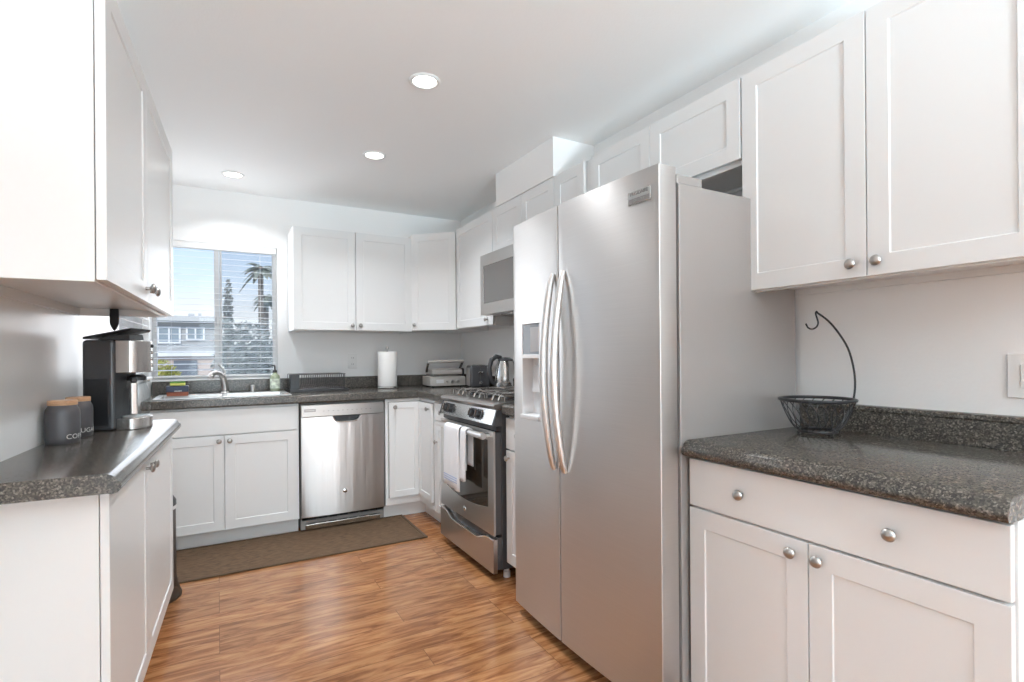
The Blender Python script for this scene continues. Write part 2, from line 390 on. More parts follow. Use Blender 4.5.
# windows (frame + panes) ------------------------------------------------
def window_unit(name, W, H, loc, rz, label, mull=True, screen=True):
    root = thing(name, label, 'window', loc, rz); root['kind'] = 'structure'
    bm = nb(); f = .028
    box(bm, 0, f, 0, .05, 0, H); box(bm, W - f, W, 0, .05, 0, H); box(bm, f, W - f, 0, .05, 0, f); box(bm, f, W - f, 0, .05, H - f, H)
    if mull: box(bm, W / 2 - .020, W / 2 + .012, .0, .04, f, H - f); box(bm, W / 2 + .014, W / 2 + .030, .02, .045, f, H - f)
    obj('window_frame', bm, 'trim', root, bevel=.002)
    if mull:
        obj('window_pane', box(nb(), f, W / 2 - .02, .022, .026, f, H - f), 'glass', root)
        obj('window_pane', box(nb(), W / 2 + .012, W - f, .030, .034, f, H - f), 'glass', root)
        if screen: obj('insect_screen', box(nb(), W / 2 + .014, W - f, .042, .0425, f, H - f), 'screen', root)
        bm = nb(); box(bm, W / 2 - .012, W / 2 - .002, -.012, 0, H * .40, H * .47); obj('window_latch', bm, 'grey_plastic', root, bevel=.002)
    else: obj('window_pane', box(nb(), f, W - f, .022, .026, f, H - f), 'glass', root)
    return root
window_unit('window_1', WX1 - WX0, WZ1 - WZ0, (WX0, YB + .05, WZ0), 0, 'sliding window over the sink')
x_, y_ = LW(U0, -.035)
window_unit('window_2', U1 - U0, WZ1 - WZ0, (x_, y_, WZ0), PI / 2 - TH, 'side window on the left wall next to the sink corner', mull=False)

def blinds(name, label, W, H, loc, rz, nslat, grp=None, tilt=0.0):
    root = thing(name, label, 'blinds', loc, rz, grp)
    obj('headrail', box(nb(), 0, W, -.022, .028, H - .045, H), 'trim', root, bevel=.003)
    bm = nb(); z0 = .035; dz = (H - .045 - z0) / nslat
    for i in range(nslat):
        z = z0 + dz * (i + .6); t = math.tan(tilt) * .023
        cr = [(-.019, z - .003), (0, z + .0006), (.019, z + .003)]
        prism(bm, cr + [(a, b - .0012) for a, b in reversed(cr)], .006, W - .006, 'x')
    obj('slats', bm, 'white_plastic', root)
    obj('bottom_rail', box(nb(), .004, W - .004, -.022, .022, .006, .022), 'trim', root, bevel=.003)
    for fx in (.14, .86): obj('ladder_cord', tube(nb(), [(W * fx, -.014, .01), (W * fx, -.014, H - .04)], .0009, 5), 'white_plastic', root)
    bm = nb(); tube(bm, [(W * .06, -.03, H - .05), (W * .062, -.032, H - .5)], .0035, 6); obj('tilt_wand', bm, 'white_plastic', root)
    return root
blinds('venetian_blind', 'white horizontal venetian blind across the window above the sink', WX1 - WX0 - .012, .985, (WX0 + .006, YB + .022, WZ0 + .013), 0, 21)
x_, y_ = LW(U0 + .006, -.004)
blinds('venetian_blind', 'white venetian blind on the narrow side window left of the sink, behind the coffee maker', U1 - U0 - .012, .985, (x_, y_, WZ0 + .013), PI / 2 - TH, 21)

# ------------------------------------------------------------------ cabinets
def door_mesh(w, h, t=.02, rail=.058, rec=.0045, flat=False):
    bm = nb()
    if flat: return box(bm, 0, w, 0, t, 0, h)
    def ring(x0, z0, x1, z1, y): return [bm.verts.new(p) for p in ((x0, y, z0), (x1, y, z0), (x1, y, z1), (x0, y, z1))]
    a = ring(0, 0, w, h, 0); b = ring(rail, rail, w - rail, h - rail, 0); c = ring(rail + .002, rail + .002, w - rail - .002, h - rail - .002, rec); d = ring(0, 0, w, h, t)
    for p, q in ((a, b), (b, c), (d, a)):
        for i in range(4): bm.faces.new((p[i], p[(i + 1) % 4], q[(i + 1) % 4], q[i]))
    bm.faces.new(c); bm.faces.new(list(reversed(d)))
    return bm
KPROF = [(.0, .0), (.0055, .0), (.0052, .010), (.0075, .013), (.0145, .0165), (.0155, .020), (.013, .0245), (.007, .0275), (0, .0285)]
knob_src = [None]
def knob(parent, x, z, y=0, sc_=1.0):
    if knob_src[0] is None:
        me_bm = lathe(nb(), KPROF, 20, Matrix.Rotation(PI / 2, 4, 'X'))
        o = obj('knob', me_bm, 'nickel', parent, smooth=True); knob_src[0] = o.data
    else:
        o = bpy.data.objects.new('knob', knob_src[0]); C.objects.link(o); o.parent = parent
    o.location = (x, y, z); o.scale = (sc_,) * 3
    return o
def cabinet(label, loc, rz, W, D, H, doors=(), drawers=(), toe=0, cat='cabinet', name='base_cabinet', group=None, frame_bottom=0, under=False, rec_bot=.03):
    """local x along the front, y = 0 at the wall and -D at the door faces, z from 0"""
    root = thing(name, label, cat, loc, rz, group)
    t = .02; g = .0018; yb = -D + t + .002
    bm = nb(); p = .018
    if toe:
        box(bm, 0, W, yb + .058, 0, 0, toe); box(bm, 0, W, yb, 0, toe, H)
        obj('cabinet_box', bm, 'cab', root, bevel=.001)
    else:
        box(bm, 0, p, yb, 0, 0, H); box(bm, W - p, W, yb, 0, 0, H); box(bm, p, W - p, yb, 0, rec_bot, H); box(bm, p, W - p, yb, yb + .018, 0, rec_bot)
        box(bm, p, W - p, -.018, 0, 0, rec_bot)
        obj('cabinet_box', bm, 'cab', root, bevel=.001)
    for (x0, x1, z0, z1, kx, kz) in doors:
        d = obj('door', door_mesh(x1 - x0 - 2 * g, z1 - z0 - 2 * g), 'cab', root, (x0 + g, -D, z0 + g), bevel=.0012)
        if kx is not None: knob(d, kx - x0 - g, kz - z0 - g)
    for (x0, x1, z0, z1, ks) in drawers:
        d = obj('drawer_front', door_mesh(x1 - x0 - 2 * g, z1 - z0 - 2 * g, flat=True), 'cab', root, (x0 + g, -D, z0 + g), bevel=.002)
        for kx, kz in ks: knob(d, kx - x0 - g, kz - z0 - g)
    return root
RZ = -PI / 2   # fronts facing -X: local x runs toward the viewer

# right base cabinet, y from 1.196 down to .405 ; door face X = 1.323
G1 = 'white shaker base cabinets'; G2 = 'white shaker wall cabinets'
cabinet('white base cabinet right of the fridge with a two-knob drawer over two shaker doors', (XW - .002, 1.196, 0), RZ, .791, XW - .002 - 1.323, .868,
        doors=[(.0, .390, .105, .708, .350, .672), (.390, .789, .105, .708, .420, .672)],
        drawers=[(.0, .789, .711, .864, [(.195, .788), (.585, .788)])], toe=.10)
# right wall cabinet
cabinet('large white two-door wall cabinet over the right counter, nearest the viewer on that wall', (XW - .002, 1.241, 1.415), RZ, .810, XW - .002 - 1.654, .785,
        doors=[(.0, .415, .003, .783, .377, .045), (.415, .808, .003, .783, .447, .045)], name='wall_cabinet', rec_bot=.022)
# cabinet over the fridge
cabinet('short white two-door wall cabinet above the stainless fridge', (XW - .002, 2.112, 1.885), RZ, .869, XW - .002 - 1.654, .315,
        doors=[(.0, .412, .016, .313, None, None), (.412, .867, .016, .313, None, None)], name='wall_cabinet', rec_bot=.012)
# narrow cabinet between fridge and microwave
cabinet('narrow white wall cabinet between the microwave and the fridge, mostly hidden', (XW - .002, 2.448, 1.405), RZ, .334, XW - .002 - 1.654, .795,
        doors=[(.0, .276, .003, .793, .03, .05)], name='wall_cabinet')
# over the microwave
cabinet('short white two-door wall cabinet directly above the microwave', (XW - .002, 3.205, 1.882), RZ, .755, XW - .002 - 1.654, .318,
        doors=[(.0, .392, .003, .316, .362, .043), (.392, .755, .003, .316, .422, .043)], name='wall_cabinet')
# right wall tall door between the corner unit and the microwave
cabinet('white single-door wall cabinet between the corner cabinet and the microwave', (XW - .002, 3.838, 1.405), RZ, .630, XW - .002 - 1.654, .795,
        doors=[(.004, .630, .003, .793, .548, .045)], name='wall_cabinet')
# back wall cabinets: door face Y = 4.086
cabinet('white two-door wall cabinet right of the sink window', (.482, YB - .002, 1.392), 0, .896, YB - .002 - 4.086, .760,
        doors=[(.0, .446, .003, .758, .418, .042), (.446, .894, .003, .758, .478, .042)], name='wall_cabinet')
# diagonal corner wall cabinet
root = thing('corner_wall_cabinet', 'white wall cabinet set diagonally across the far right corner', 'cabinet', (0, 0, 1.400))
pl = [(1.382, YB - .003), (1.382, 4.098), (1.660, 3.846), (XW - .003, 3.846), (XW - .003, YB - .003)]
obj('cabinet_box', prism(nb(), pl, 0, .778), 'cab', root, bevel=.001)
dx, dy = 1.660 - 1.380, 3.838 - 4.092; L_ = math.hypot(dx, dy); an = math.atan2(dy, dx)
d = obj('door', door_mesh(L_ - .004, .774), 'cab', root, (1.368, 4.080, .002), (0, 0, an), bevel=.0012)
knob(d, .030, .045)

# sink base, back run
cabinet('white sink base cabinet under the window with one wide blank drawer panel over two doors', (-.395, YB - .002, 0), 0, .872, YB - .002 - 3.783, .882,
        doors=[(.0, .430, .105, .706, .400, .670), (.430, .858, .105, .706, .460, .670)],
        drawers=[(.0, .858, .709, .870, [])], toe=.10)
# lazy-susan corner base
root = thing('corner_base_cabinet', 'white L-shaped corner base cabinet between dishwasher and oven with inset hinged doors', 'cabinet', (0, 0, 0))
bm = nb()
pl = [(1.062, YB - .003), (1.062, 3.785), (1.326, 3.785), (1.326, 3.470), (XW - .003, 3.470), (XW - .003, YB - .003)]
prism(bm, pl, .105, .882)
pt = [(1.062, YB - .003), (1.062, 3.845), (1.386, 3.845), (1.386, 3.470), (XW - .003, 3.470), (XW - .003, YB - .003)]
prism(bm, pt, 0, .105)
obj('cabinet_box', bm, 'cab', root, bevel=.001)
obj('door_reveal', box(box(nb(), 1.083, 1.3255, 3.7835, 3.7855, .160, .862), 1.3245, 1.3265, 3.489, 3.7855, .160, .862), 'gap', root)  # dark plate puts the shaded line round the inset doors into colour
d = obj('door', door_mesh(.235, .694, t=.018, rail=.045), 'cab', root, (1.087, 3.7665, .164), bevel=.0012, label='wider leaf of the folding corner door facing the room'); knob(d, .040, .660)
d = obj('door', door_mesh(.270, .694, t=.018, rail=.045), 'cab', root, (1.3065, 3.762, .164), (0, 0, RZ), bevel=.0012, label='leaf of the folding corner door facing the sink side'); knob(d, .215, .655)
# narrow base left of range and narrow one right of range
cabinet('narrow white base cabinet immediately left of the gas oven', (XW - .002, 3.468, 0), RZ, .266, XW - .002 - 1.323, .882,
        doors=[(.012, .262, .105, .745, .045, .600)], drawers=[(.012, .262, .750, .870, [(.137, .81)])], toe=.10)
cabinet('narrow white base cabinet squeezed between the gas oven and the fridge', (XW - .002, 2.428, 0), RZ, .278, XW - .002 - 1.323, .882,
        doors=[(.0, .276, .105, .700, .035, .66)], drawers=[(.0, .276, .705, .870, [(.144, .79)])], toe=.10)

# left units -------------------------------------------------------------
RL = PI / 2 - TH
def lloc(u, n, z): x, y = LW(u, n); return (x, y, z)
cabinet('shallow white base cabinet under the coffee maker counter, with two tall doors', lloc(1.700, .002, 0), RL, 1.262, .281, .868,
        doors=[(.0, .590, .110, .862, .545, .81), (.590, 1.260, .110, .862, .635, .81)], toe=.10)
cabinet('white two-door wall cabinet at upper left above the coffee maker', lloc(1.470, .002, 1.366), RL, 1.160, .325, .700,
        doors=[(.0, .530, .003, .698, .490, .044), (.530, 1.158, .003, .698, .575, .044)], name='wall_cabinet', rec_bot=.028)

# ------------------------------------------------------------------ countertops
def grid_slab(bm, xs, ys, keep, z0, z1):
    vt, vb = {}, {}
    def V(d, i, j, z):
        if (i, j) not in d: d[(i, j)] = bm.verts.new((xs[i], ys[j], z))
        return d[(i, j)]
    cells = {(i, j) for i in range(len(xs) - 1) for j in range(len(ys) - 1) if keep((xs[i] + xs[i + 1]) / 2, (ys[j] + ys[j + 1]) / 2)}
    for i, j in cells:
        bm.faces.new([V(vt, *k, z1) for k in ((i, j), (i + 1, j), (i + 1, j + 1), (i, j + 1))])
        bm.faces.new([V(vb, *k, z0) for k in ((i, j + 1), (i + 1, j + 1), (i + 1, j), (i, j))])
        for (di, dj, a, b) in ((-1, 0, (i, j + 1), (i, j)), (1, 0, (i + 1, j), (i + 1, j + 1)), (0, -1, (i, j), (i + 1, j)), (0, 1, (i + 1, j + 1), (i, j + 1))):
            if (i + di, j + dj) not in cells:
                bm.faces.new([V(vb, *a, z0), V(vb, *b, z0), V(vt, *b, z1), V(vt, *a, z1)])
    return bm
ZB = .940
SX0, SX1, SY0, SY1 = -.325, .415, 3.835, 4.265
root = thing('countertop', 'long L-shaped grey speckled countertop running from the sink window round to the oven', 'countertop', (0, 0, 0))
xs = [-.398, SX0, SX1, 1.298, XW - .002]; ys = [3.205, 3.758, SY0, SY1, YB - .002]
keep = lambda x, y: (y > 3.758 or x > 1.298) and not (SX0 < x < SX1 and SY0 < y < SY1)
bm = grid_slab(nb(), xs, ys, keep, .884, ZB)
obj('counter_slab', bm, 'granite', root, bevel=.012, seg=3)
bm = nb(); pl = [(-.398, YB - .002), (-.398, YB - .024), (XW - .024, YB - .024), (XW - .024, 3.205), (XW - .002, 3.205), (XW - .002, YB - .002)]
obj('backsplash', prism(bm, pl, ZB + .0005, 1.033), 'granite', root, bevel=.005)
root = thing('countertop', 'short piece of grey speckled countertop between the gas oven and the fridge', 'countertop', (0, 0, 0))
obj('counter_slab', box(nb(), 1.298, XW - .002, 2.150, 2.432, .884, ZB), 'granite', root, bevel=.012, seg=3)
obj('backsplash', box(nb(), XW - .024, XW - .002, 2.150, 2.432, ZB + .0005, 1.033), 'granite', root, bevel=.005)
def edge_profile(D, zt, zb):
    # y grows toward the wall; nose at -D
    p = [(0, zb + .0), (-D + .028, zb)]
    p += [(-D + .022, zb - .002), (-D + .008, zb + .001), (-D + .001, zb + .010), (-D, zb + .018), (-D + .003, zb + .026), (-D + .010, zb + .031), (-D + .012, zb + .037), (-D + .020, zb + .044), (-D + .030, zt)]
    p += [(0, zt)]
    return p
root = thing('countertop', 'grey speckled countertop with moulded edge right of the fridge, under the wire basket', 'countertop', (XW - .002, 1.198, 0), RZ)
obj('counter_slab', prism(nb(), edge_profile(XW - .002 - 1.290, .920, .871), 0, .795, 'x'), 'granite', root, smooth=True)
bm = nb(); prism(bm, [(0, .9205), (-.020, .9205), (-.020, .995), (-.024, 1.000), (-.024, 1.008), (-.018, 1.014), (0, 1.016)], 0, .795, 'x')
obj('backsplash', bm, 'granite', root, smooth=True)
root = thing('countertop', 'narrow grey speckled countertop on the left that carries the coffee maker', 'countertop', lloc(1.600, .002, 0), RL)
obj('counter_slab', prism(nb(), edge_profile(.325, .918, .870), 0, 1.270, 'x'), 'granite', root, smooth=True)

# ------------------------------------------------------------------ sink, faucet
root = thing('kitchen_sink', 'double-bowl stainless drop-in sink set into the counter below the window', 'sink', (0, 0, 0))
xs = [SX0 - .022, SX0 + .012, .030, .056, SX1 - .012, SX1 + .022]; ys = [SY0 - .018, SY0 + .014, SY1 - .085, SY1 + .03]
keep = lambda x, y: not ((xs[1] < x < xs[2] or xs[3] < x < xs[4]) and ys[1] < y < ys[2])
obj('sink_rim', grid_slab(nb(), xs, ys, keep, ZB + .0005, ZB + .006), 'sink_steel', root, bevel=.002)
for a, b in ((xs[1], xs[2]), (xs[3], xs[4])):
    bm = nb(); y0, y1 = ys[1], ys[2]; zt, zb = ZB + .004, ZB - .17; k = .02
    t = [bm.verts.new(p) for p in ((a, y0, zt), (b, y0, zt), (b, y1, zt), (a, y1, zt))]
    q = [bm.verts.new(p) for p in ((a + k, y0 + k, zb), (b - k, y0 + k, zb), (b - k, y1 - k, zb), (a + k, y1 - k, zb))]
    for i in range(4): bm.faces.new((t[i], q[i], q[(i + 1) % 4], t[(i + 1) % 4]))
    bm.faces.new(q)
    o = obj('sink_bowl', bm, 'sink_steel', root)
    s = o.modifiers.new('wall', 'SOLIDIFY'); s.thickness = .0015; s.offset = -1
ZS = ZB + .0065
root = thing('faucet', 'brushed nickel single-lever faucet behind the sink', 'faucet', (.045, 4.225, ZS))
obj('faucet_base', lathe(nb(), [(0, 0), (.030, 0), (.030, .004), (.024, .010), (.0, .010)], 24), 'nickel', root, smooth=True)
bm = nb(); pts = [(0, 0, .008), (0, -.002, .05), (-.006, -.006, .09), (-.014, -.012, .125)]
tube(bm, pts, .02, 14, radii=[.024, .022, .021, .020]); obj('faucet_body', bm, 'nickel', root, smooth=True)
bm = nb(); pts = [(-.010, -.008, .105), (-.030, -.040, .140), (-.055, -.075, .148), (-.078, -.105, .135), (-.088, -.118, .112)]
tube(bm, pts, .015, 14, radii=[.017, .015, .015, .018, .019]); obj('spout', bm, 'nickel', root, smooth=True)
bm = nb(); pts = [(-.012, -.008, .120), (-.004, .000, .150), (-.016, .002, .178), (-.038, .002, .200)]
tube(bm, pts, .012, 12, radii=[.018, .014, .011, .007], flat=.7); obj('lever', bm, 'nickel', root, smooth=True)
o = obj('air_gap_cap', lathe(nb(), [(0, 0), (.021, 0), (.021, .004), (.017, .006), (.017, .045), (.014, .052), (0, .053)], 20), 'nickel', None, (.222, 4.225, ZS), smooth=True)
tag(o, 'small nickel cylinder cap on the sink deck right of the faucet', 'sink fitting')
# soap bottle
root = thing('soap_bottle', 'pale green pump soap bottle with a leafy label at the right end of the sink', 'bottle', (.368, 4.215, ZS))
obj('bottle_body', lathe(nb(), [(0, 0), (.030, 0), (.034, .006), (.034, .10), (.030, .118), (.014, .130), (.014, .138), (0, .138)], 24), 'soap', root, smooth=True)
obj('bottle_label', lathe(nb(), [(.0343, .022), (.0346, .022), (.0346, .092), (.0343, .092)], 24), 'label_leaf', root, smooth=True)
bm = lathe(nb(), [(0, .138), (.016, .138), (.016, .154), (.006, .158), (.005, .182), (0, .182)], 16)
tube(bm, [(0, 0, .182), (-.004, -.004, .190), (-.026, -.018, .188), (-.034, -.022, .180)], .005, 8); obj('pump', bm, 'black', root, smooth=True)
# sponge box and sponge
root = thing('sponge_box', 'small navy and rust coloured box with white lettering at the left end of the sink', 'box', (-.290, 4.075, ZS))
obj('box_lower', box(nb(), 0, .120, 0, .06, 0, .026), 'rust', root, bevel=.002, label='rust red lower half')
obj('box_upper', box(nb(), -.002, .122, -.002, .062, .0265, .066), 'navy', root, bevel=.002, label='dark navy upper half')
bm = nb()
for i in range(5): box(bm, .044 + i * .0085, .050 + i * .0085, -.0028, -.0022, .030, .0355)
obj('box_print', bm, 'text_white', root, label='white printed mark')
root = thing('sponge', 'yellow-green sponge lying on top of the navy and rust box', 'sponge', (-.272, 4.080, ZS + .0670))
obj('sponge_pad', box(nb(), 0, .085, 0, .045, 0, .018), 'sponge_y', root, bevel=.004)
obj('scourer', box(nb(), 0, .085, 0, .045, .0183, .026), 'sponge_g', root, bevel=.002, label='dark green scouring layer')
# dish rack
root = thing('dish_rack', 'black wire dish drying rack with a utensil caddy, right of the soap bottle', 'dish rack', (.452, 4.055, ZB + .0005))
bm = nb(); box(bm, 0, .415, 0, .27, 0, .010); bmesh.ops.delete(bm, geom=[], context='VERTS')
box(bm, 0, .415, 0, .008, .010, .018); box(bm, 0, .415, .262, .27, .010, .018); box(bm, 0, .008, .008, .262, .010, .018); box(bm, .407, .415, .008, .262, .010, .018)
obj('drip_tray', bm, 'black', root, bevel=.003)
for i in range(20):
    x = .085 + i * .0155
    bm = nb(); tube(bm, [(x, .025, .020), (x, .024, .120), (x, .027, .128), (x, .035, .128), (x + .0, .06, .06), (x, .13, .024)], .0017, 6); obj('rack_wire', bm, 'black_wire', root)
bm = nb(); tube(bm, [(.010, .026, .127), (.385, .026, .127), (.392, .03, .127), (.392, .235, .127), (.385, .24, .127), (.010, .24, .127)], .0028, 8)
for p in ((.012, .026), (.388, .028), (.388, .238), (.012, .24)): tube(bm, [(p[0], p[1], .012), (p[0], p[1], .127)], .0028, 8)
tube(bm, [(.010, .026, .022), (.388, .026, .022)], .0025, 6)
tube(bm, [(.010, .24, .022), (.388, .24, .022)], .0025, 6)
tube(bm, [(.010, .13, .022), (.388, .13, .022)], .0025, 6)
obj('rack_frame', bm, 'black_wire', root)
bm = nb(); box(bm, .004, .066, .014, .09, .018, .022)
for a in ((.004, .0065, .014, .09), (.0635, .066, .014, .09), (.0065, .0635, .014, .0165), (.0065, .0635, .0875, .09)): box(bm, *a, .022, .128)
obj('utensil_caddy', bm, 'black', root, bevel=.001)
# paper towel
root = thing('paper_towel_holder', 'paper towel roll on a round steel stand on the back counter', 'paper towels', (1.192, 4.170, ZB + .0005))
obj('stand_base', lathe(nb(), [(0, 0), (.082, 0), (.084, .006), (.080, .014), (.0, .016)], 32), 'steel_smooth', root, smooth=True)
obj('stand_rod', lathe(nb(), [(.006, .016), (.006, .308), (.011, .312), (.013, .322), (.009, .332), (0, .334)], 16), 'nickel', root, smooth=True)
obj('paper_roll', lathe(nb(), [(.020, .0165), (.074, .0165), (.0755, .020), (.0755, .290), (.074, .293), (.020, .293), (.020, .0165)], 40), 'paper', root, smooth=True)
# electric grill / panini press
root = thing('panini_press', 'silver countertop grill press with raised loop handle in the corner by the paper towels', 'grill', (1.500, 4.020, ZB + .0005), -.10)
bm = nb()
for x in (.03, .27):
    for y in (.03, .22): obj('foot', lathe(nb(), [(0, 0), (.010, 0), (.010, .010), (0, .010)], 12, Matrix.Translation((x, y, 0))), 'black', root)
bm = nb(); prism(bm, [(0, .010), (.26, .010), (.26, .085), (.030, .085), (.004, .078)], 0, .300, 'x'); obj('base_housing', bm, 'silver_paint', root, bevel=.004)
obj('display', box(nb(), .050, .112, -.002, .004, .032, .062), 'lt_plastic', root, bevel=.001)
for x in (.140, .185, .232):
    r = .013 if x > .15 else .008
    obj('control_knob', lathe(nb(), [(0, 0), (r, 0), (r * .9, .014), (0, .015)], 16, Matrix.Translation((x, 0, .046)) @ Matrix.Rotation(PI / 2, 4, 'X')), 'nickel', root, smooth=True)
obj('grill_plates', box(nb(), .030, .270, .030, .25, .0855, .104), 'grate', root, bevel=.003)
bm = nb(); prism(bm, [(.020, .104), (.250, .104), (.250, .140), (.200, .150), (.040, .148), (.018, .135)], .020, .280, 'x'); obj('lid', bm, 'silver_paint', root, bevel=.007, seg=3)
obj('hinge_housing', box(nb(), .282, .330, .12, .25, .060, .150), 'black_gloss', root, bevel=.01)
for p_ in ([(.010, .150, .125), (.004, .120, .150), (-.016, -.010, .205)], [(.290, .150, .125), (.288, .120, .150), (.272, -.010, .208)]): obj('handle_arm', tube(nb(), p_, .010, 8), 'black_gloss', root, smooth=True)
bm = nb(); tube(bm, [(-.024, -.012, .207), (.282, -.012, .212)], .012, 12); obj('handle_bar', bm, 'silver_paint', root, smooth=True)
# toaster
root = thing('toaster', 'dark grey two-slice toaster on the counter between the grill press and kettle', 'toaster', (1.690, 3.660, ZB + .0005), -.30)
W_, D_, H_ = .155, .255, .180
bm = nb(); box(bm, 0, W_, 0, D_, .010, H_)
obj('toaster_body', bm, 'black_gloss', root, bevel=.018, seg=4)
obj('side_panel', box(nb(), -.003, .0, .02, D_ - .02, .02, H_ - .02), 'label_grey', root, bevel=.001, label='brushed dark grey side panel')
for x in (.045, .095): obj('bread_slot', box(nb(), x, x + .022, .04, D_ - .04, H_ + .0002, H_ + .002), 'text_dark', root)
obj('lever', box(nb(), .062, .094, -.022, .001, .120, .134), 'chrome', root, bevel=.003)
obj('lever_track', box(nb(), .075, .081, -.0015, .001, .05, .155), 'text_dark', root)
obj('browning_dial', lathe(nb(), [(0, 0), (.014, 0), (.013, .014), (0, .015)], 20, Matrix.Translation((.078, -.0005, .045)) @ Matrix.Rotation(PI / 2, 4, 'X')), 'chrome', root, smooth=True)
bm = nb()
for x in (.02, W_ - .02):
    for y in (.03, D_ - .03): obj('foot', lathe(nb(), [(0, 0), (.01, 0), (.01, .012), (0, .012)], 10, Matrix.Translation((x, y, 0))), 'black', root)
# kettle
root = thing('electric_kettle', 'stainless steel electric kettle with black handle beside the toaster', 'kettle', (1.825, 3.345, ZB + .0005), 2.95)
root.scale = (1.08, 1.08, 1.12)
obj('power_base', lathe(nb(), [(0, 0), (.078, 0), (.080, .008), (.074, .020), (0, .021)], 32), 'black', root, smooth=True)
obj('kettle_body', lathe(nb(), [(0, .022), (.074, .022), (.077, .030), (.072, .10), (.062, .165), (.052, .192), (0, .194)], 40), 'steel_smooth', root, smooth=True)
obj('kettle_lid', lathe(nb(), [(.052, .1925), (.050, .204), (.030, .214), (0, .217)], 32), 'black_gloss', root, smooth=True)
bm = nb(); pts = [(.030, 0, .212), (.065, 0, .222), (.098, 0, .200), (.112, 0, .150), (.108, 0, .100), (.092, 0, .055), (.072, 0, .045)]
tube(bm, pts, .011, 10, radii=[.012, .013, .013, .012, .012, .011, .010], flat=1.2); obj('handle', bm, 'black_gloss', root, smooth=True)
bm = nb(); tube(bm, [(-.050, 0, .160), (-.072, 0, .182), (-.084, 0, .194)], .014, 10, radii=[.018, .014, .009]); obj('spout', bm, 'steel_smooth', root, smooth=True)

# wall plates
root = thing('wall_outlet', 'white double power outlet on the back wall left of the paper towels', 'outlet', (.970, YB - .001, 1.158))
obj('outlet_plate', box(nb(), -.037, .037, -.006, 0, -.060, .060), 'white_plastic', root, bevel=.003)
for z in (-.026, .026):
    s = obj('socket', box(nb(), -.017, .017, -.0085, -.006, z - .017, z + .017), 'white_plastic', root, bevel=.003)
    bm = nb(); box(bm, -.008, -.0055, -.009, -.0086, z - .004, z + .008); box(bm, .0055, .008, -.009, -.0086, z - .004, z + .008); obj('socket_slots', bm, 'text_dark', s)
root = thing('light_switch', 'white rocker switch plate on the right wall above the right counter', 'switch', (XW - .001, .565, 1.128), RZ)
obj('switch_plate', box(nb(), -.040, .075, -.006, 0, -.062, .062), 'white_plastic', root, bevel=.003)
obj('rocker', box(nb(), -.010, .024, -.010, -.006, -.033, .033), 'white_plastic', root, bevel=.002)

# ------------------------------------------------------------------ fridge
FY0, FY1, SPL = 1.204, 2.133, 1.738
XB_ = 1.282
def xf(y):
    t = (y - (FY0 + FY1) / 2) / ((FY1 - FY0) / 2)
    return 1.209 - .019 * (1 - t * t)
root = thing('refrigerator', 'large stainless steel side-by-side fridge freezer with ice dispenser', 'refrigerator', (0, 0, 0))
bm = nb(); box(bm, 1.298, XW - .03, FY0 + .002, FY1 - .002, .03, 1.748); box(bm, 1.340, XW - .05, FY0 + .02, FY1 - .02, 0, .03)
obj('fridge_body', bm, 'fridge_side', root, bevel=.004, label='grey textured metal cabinet sides')
obj('door_gasket', box(nb(), XB_ + .0005, 1.2975, FY0 + .014, FY1 - .014, .06, 1.742), 'gap', root)
obj('center_gap_shade', box(nb(), 1.2, 1.2975, SPL - .0038, SPL + .0038, .06, 1.785), 'text_dark', root)  # dark strip added so the gap between the doors reads as shade
obj('toe_grille', box(nb(), 1.275, 1.2975, FY0 + .03, FY1 - .03, .012, .055), 'grey_plastic', root, bevel=.002)
def fridge_door(y0, y1, z0, z1, hole=None):
    bm = nb(); r = .0028
    def X(y):
        x = xf(y)
        for e_ in (y0, y1):
            d = abs(y - e_)
            if d < r: x += r - math.sqrt(max(0, r * r - (r - d) ** 2))
        return x
    ys = set([y0, y0 + .0003, y0 + .001, y0 + .002, y0 + r, y1 - r, y1 - .002, y1 - .001, y1 - .0003, y1])
    for i in range(1, 16): ys.add(y0 + (y1 - y0) * i / 16)
    if hole:
        ys = {y for y in ys if abs(y - hole[0]) > .004 and abs(y - hole[1]) > .004} | {hole[0], hole[1]}
    ys = sorted(ys); zs = [z0, z1] if not hole else [z0, hole[2], hole[3], z1]
    F = [[bm.verts.new((X(y), y, z)) for z in zs] for y in ys]; K = [[bm.verts.new((XB_, y, z)) for z in zs] for y in ys]
    for i in range(len(ys) - 1):
        for j in range(len(zs) - 1):
            ins = hole and j == 1 and ys[i] >= hole[0] - 1e-6 and ys[i + 1] <= hole[1] + 1e-6
            if not ins: bm.faces.new((F[i][j], F[i][j + 1], F[i + 1][j + 1], F[i + 1][j]))
            bm.faces.new((K[i][j], K[i + 1][j], K[i + 1][j + 1], K[i][j + 1]))
        for j in (0, len(zs) - 1): bm.faces.new((F[i][j], F[i + 1][j], K[i + 1][j], K[i][j]))
    for i in (0, len(ys) - 1):
        for j in range(len(zs) - 1): bm.faces.new((F[i][j], K[i][j], K[i][j + 1], F[i][j + 1]))
    if hole:
        ia, ib = ys.index(hole[0]), ys.index(hole[1])
        for i in range(ia, ib):
            for j in (1, 2):
                bm.faces.new((F[i][j], F[i + 1][j], K[i + 1][j], K[i][j]))
        for i in (ia, ib): bm.faces.new((F[i][1], F[i][2], K[i][2], K[i][1]))
    return bm
rd = obj('fridge_door', fridge_door(FY0, SPL - .0040, .052, 1.795), 'steel', root, smooth=True, label='wide right-hand stainless door')
DY0, DY1, DZ0, DZ1 = 1.880, 2.050, .915, 1.335
ld = obj('freezer_door', fridge_door(SPL + .0040, FY1, .052, 1.795, (DY0, DY1, DZ0, DZ1)), 'steel', root, smooth=True, label='narrow left-hand stainless door with the dispenser')
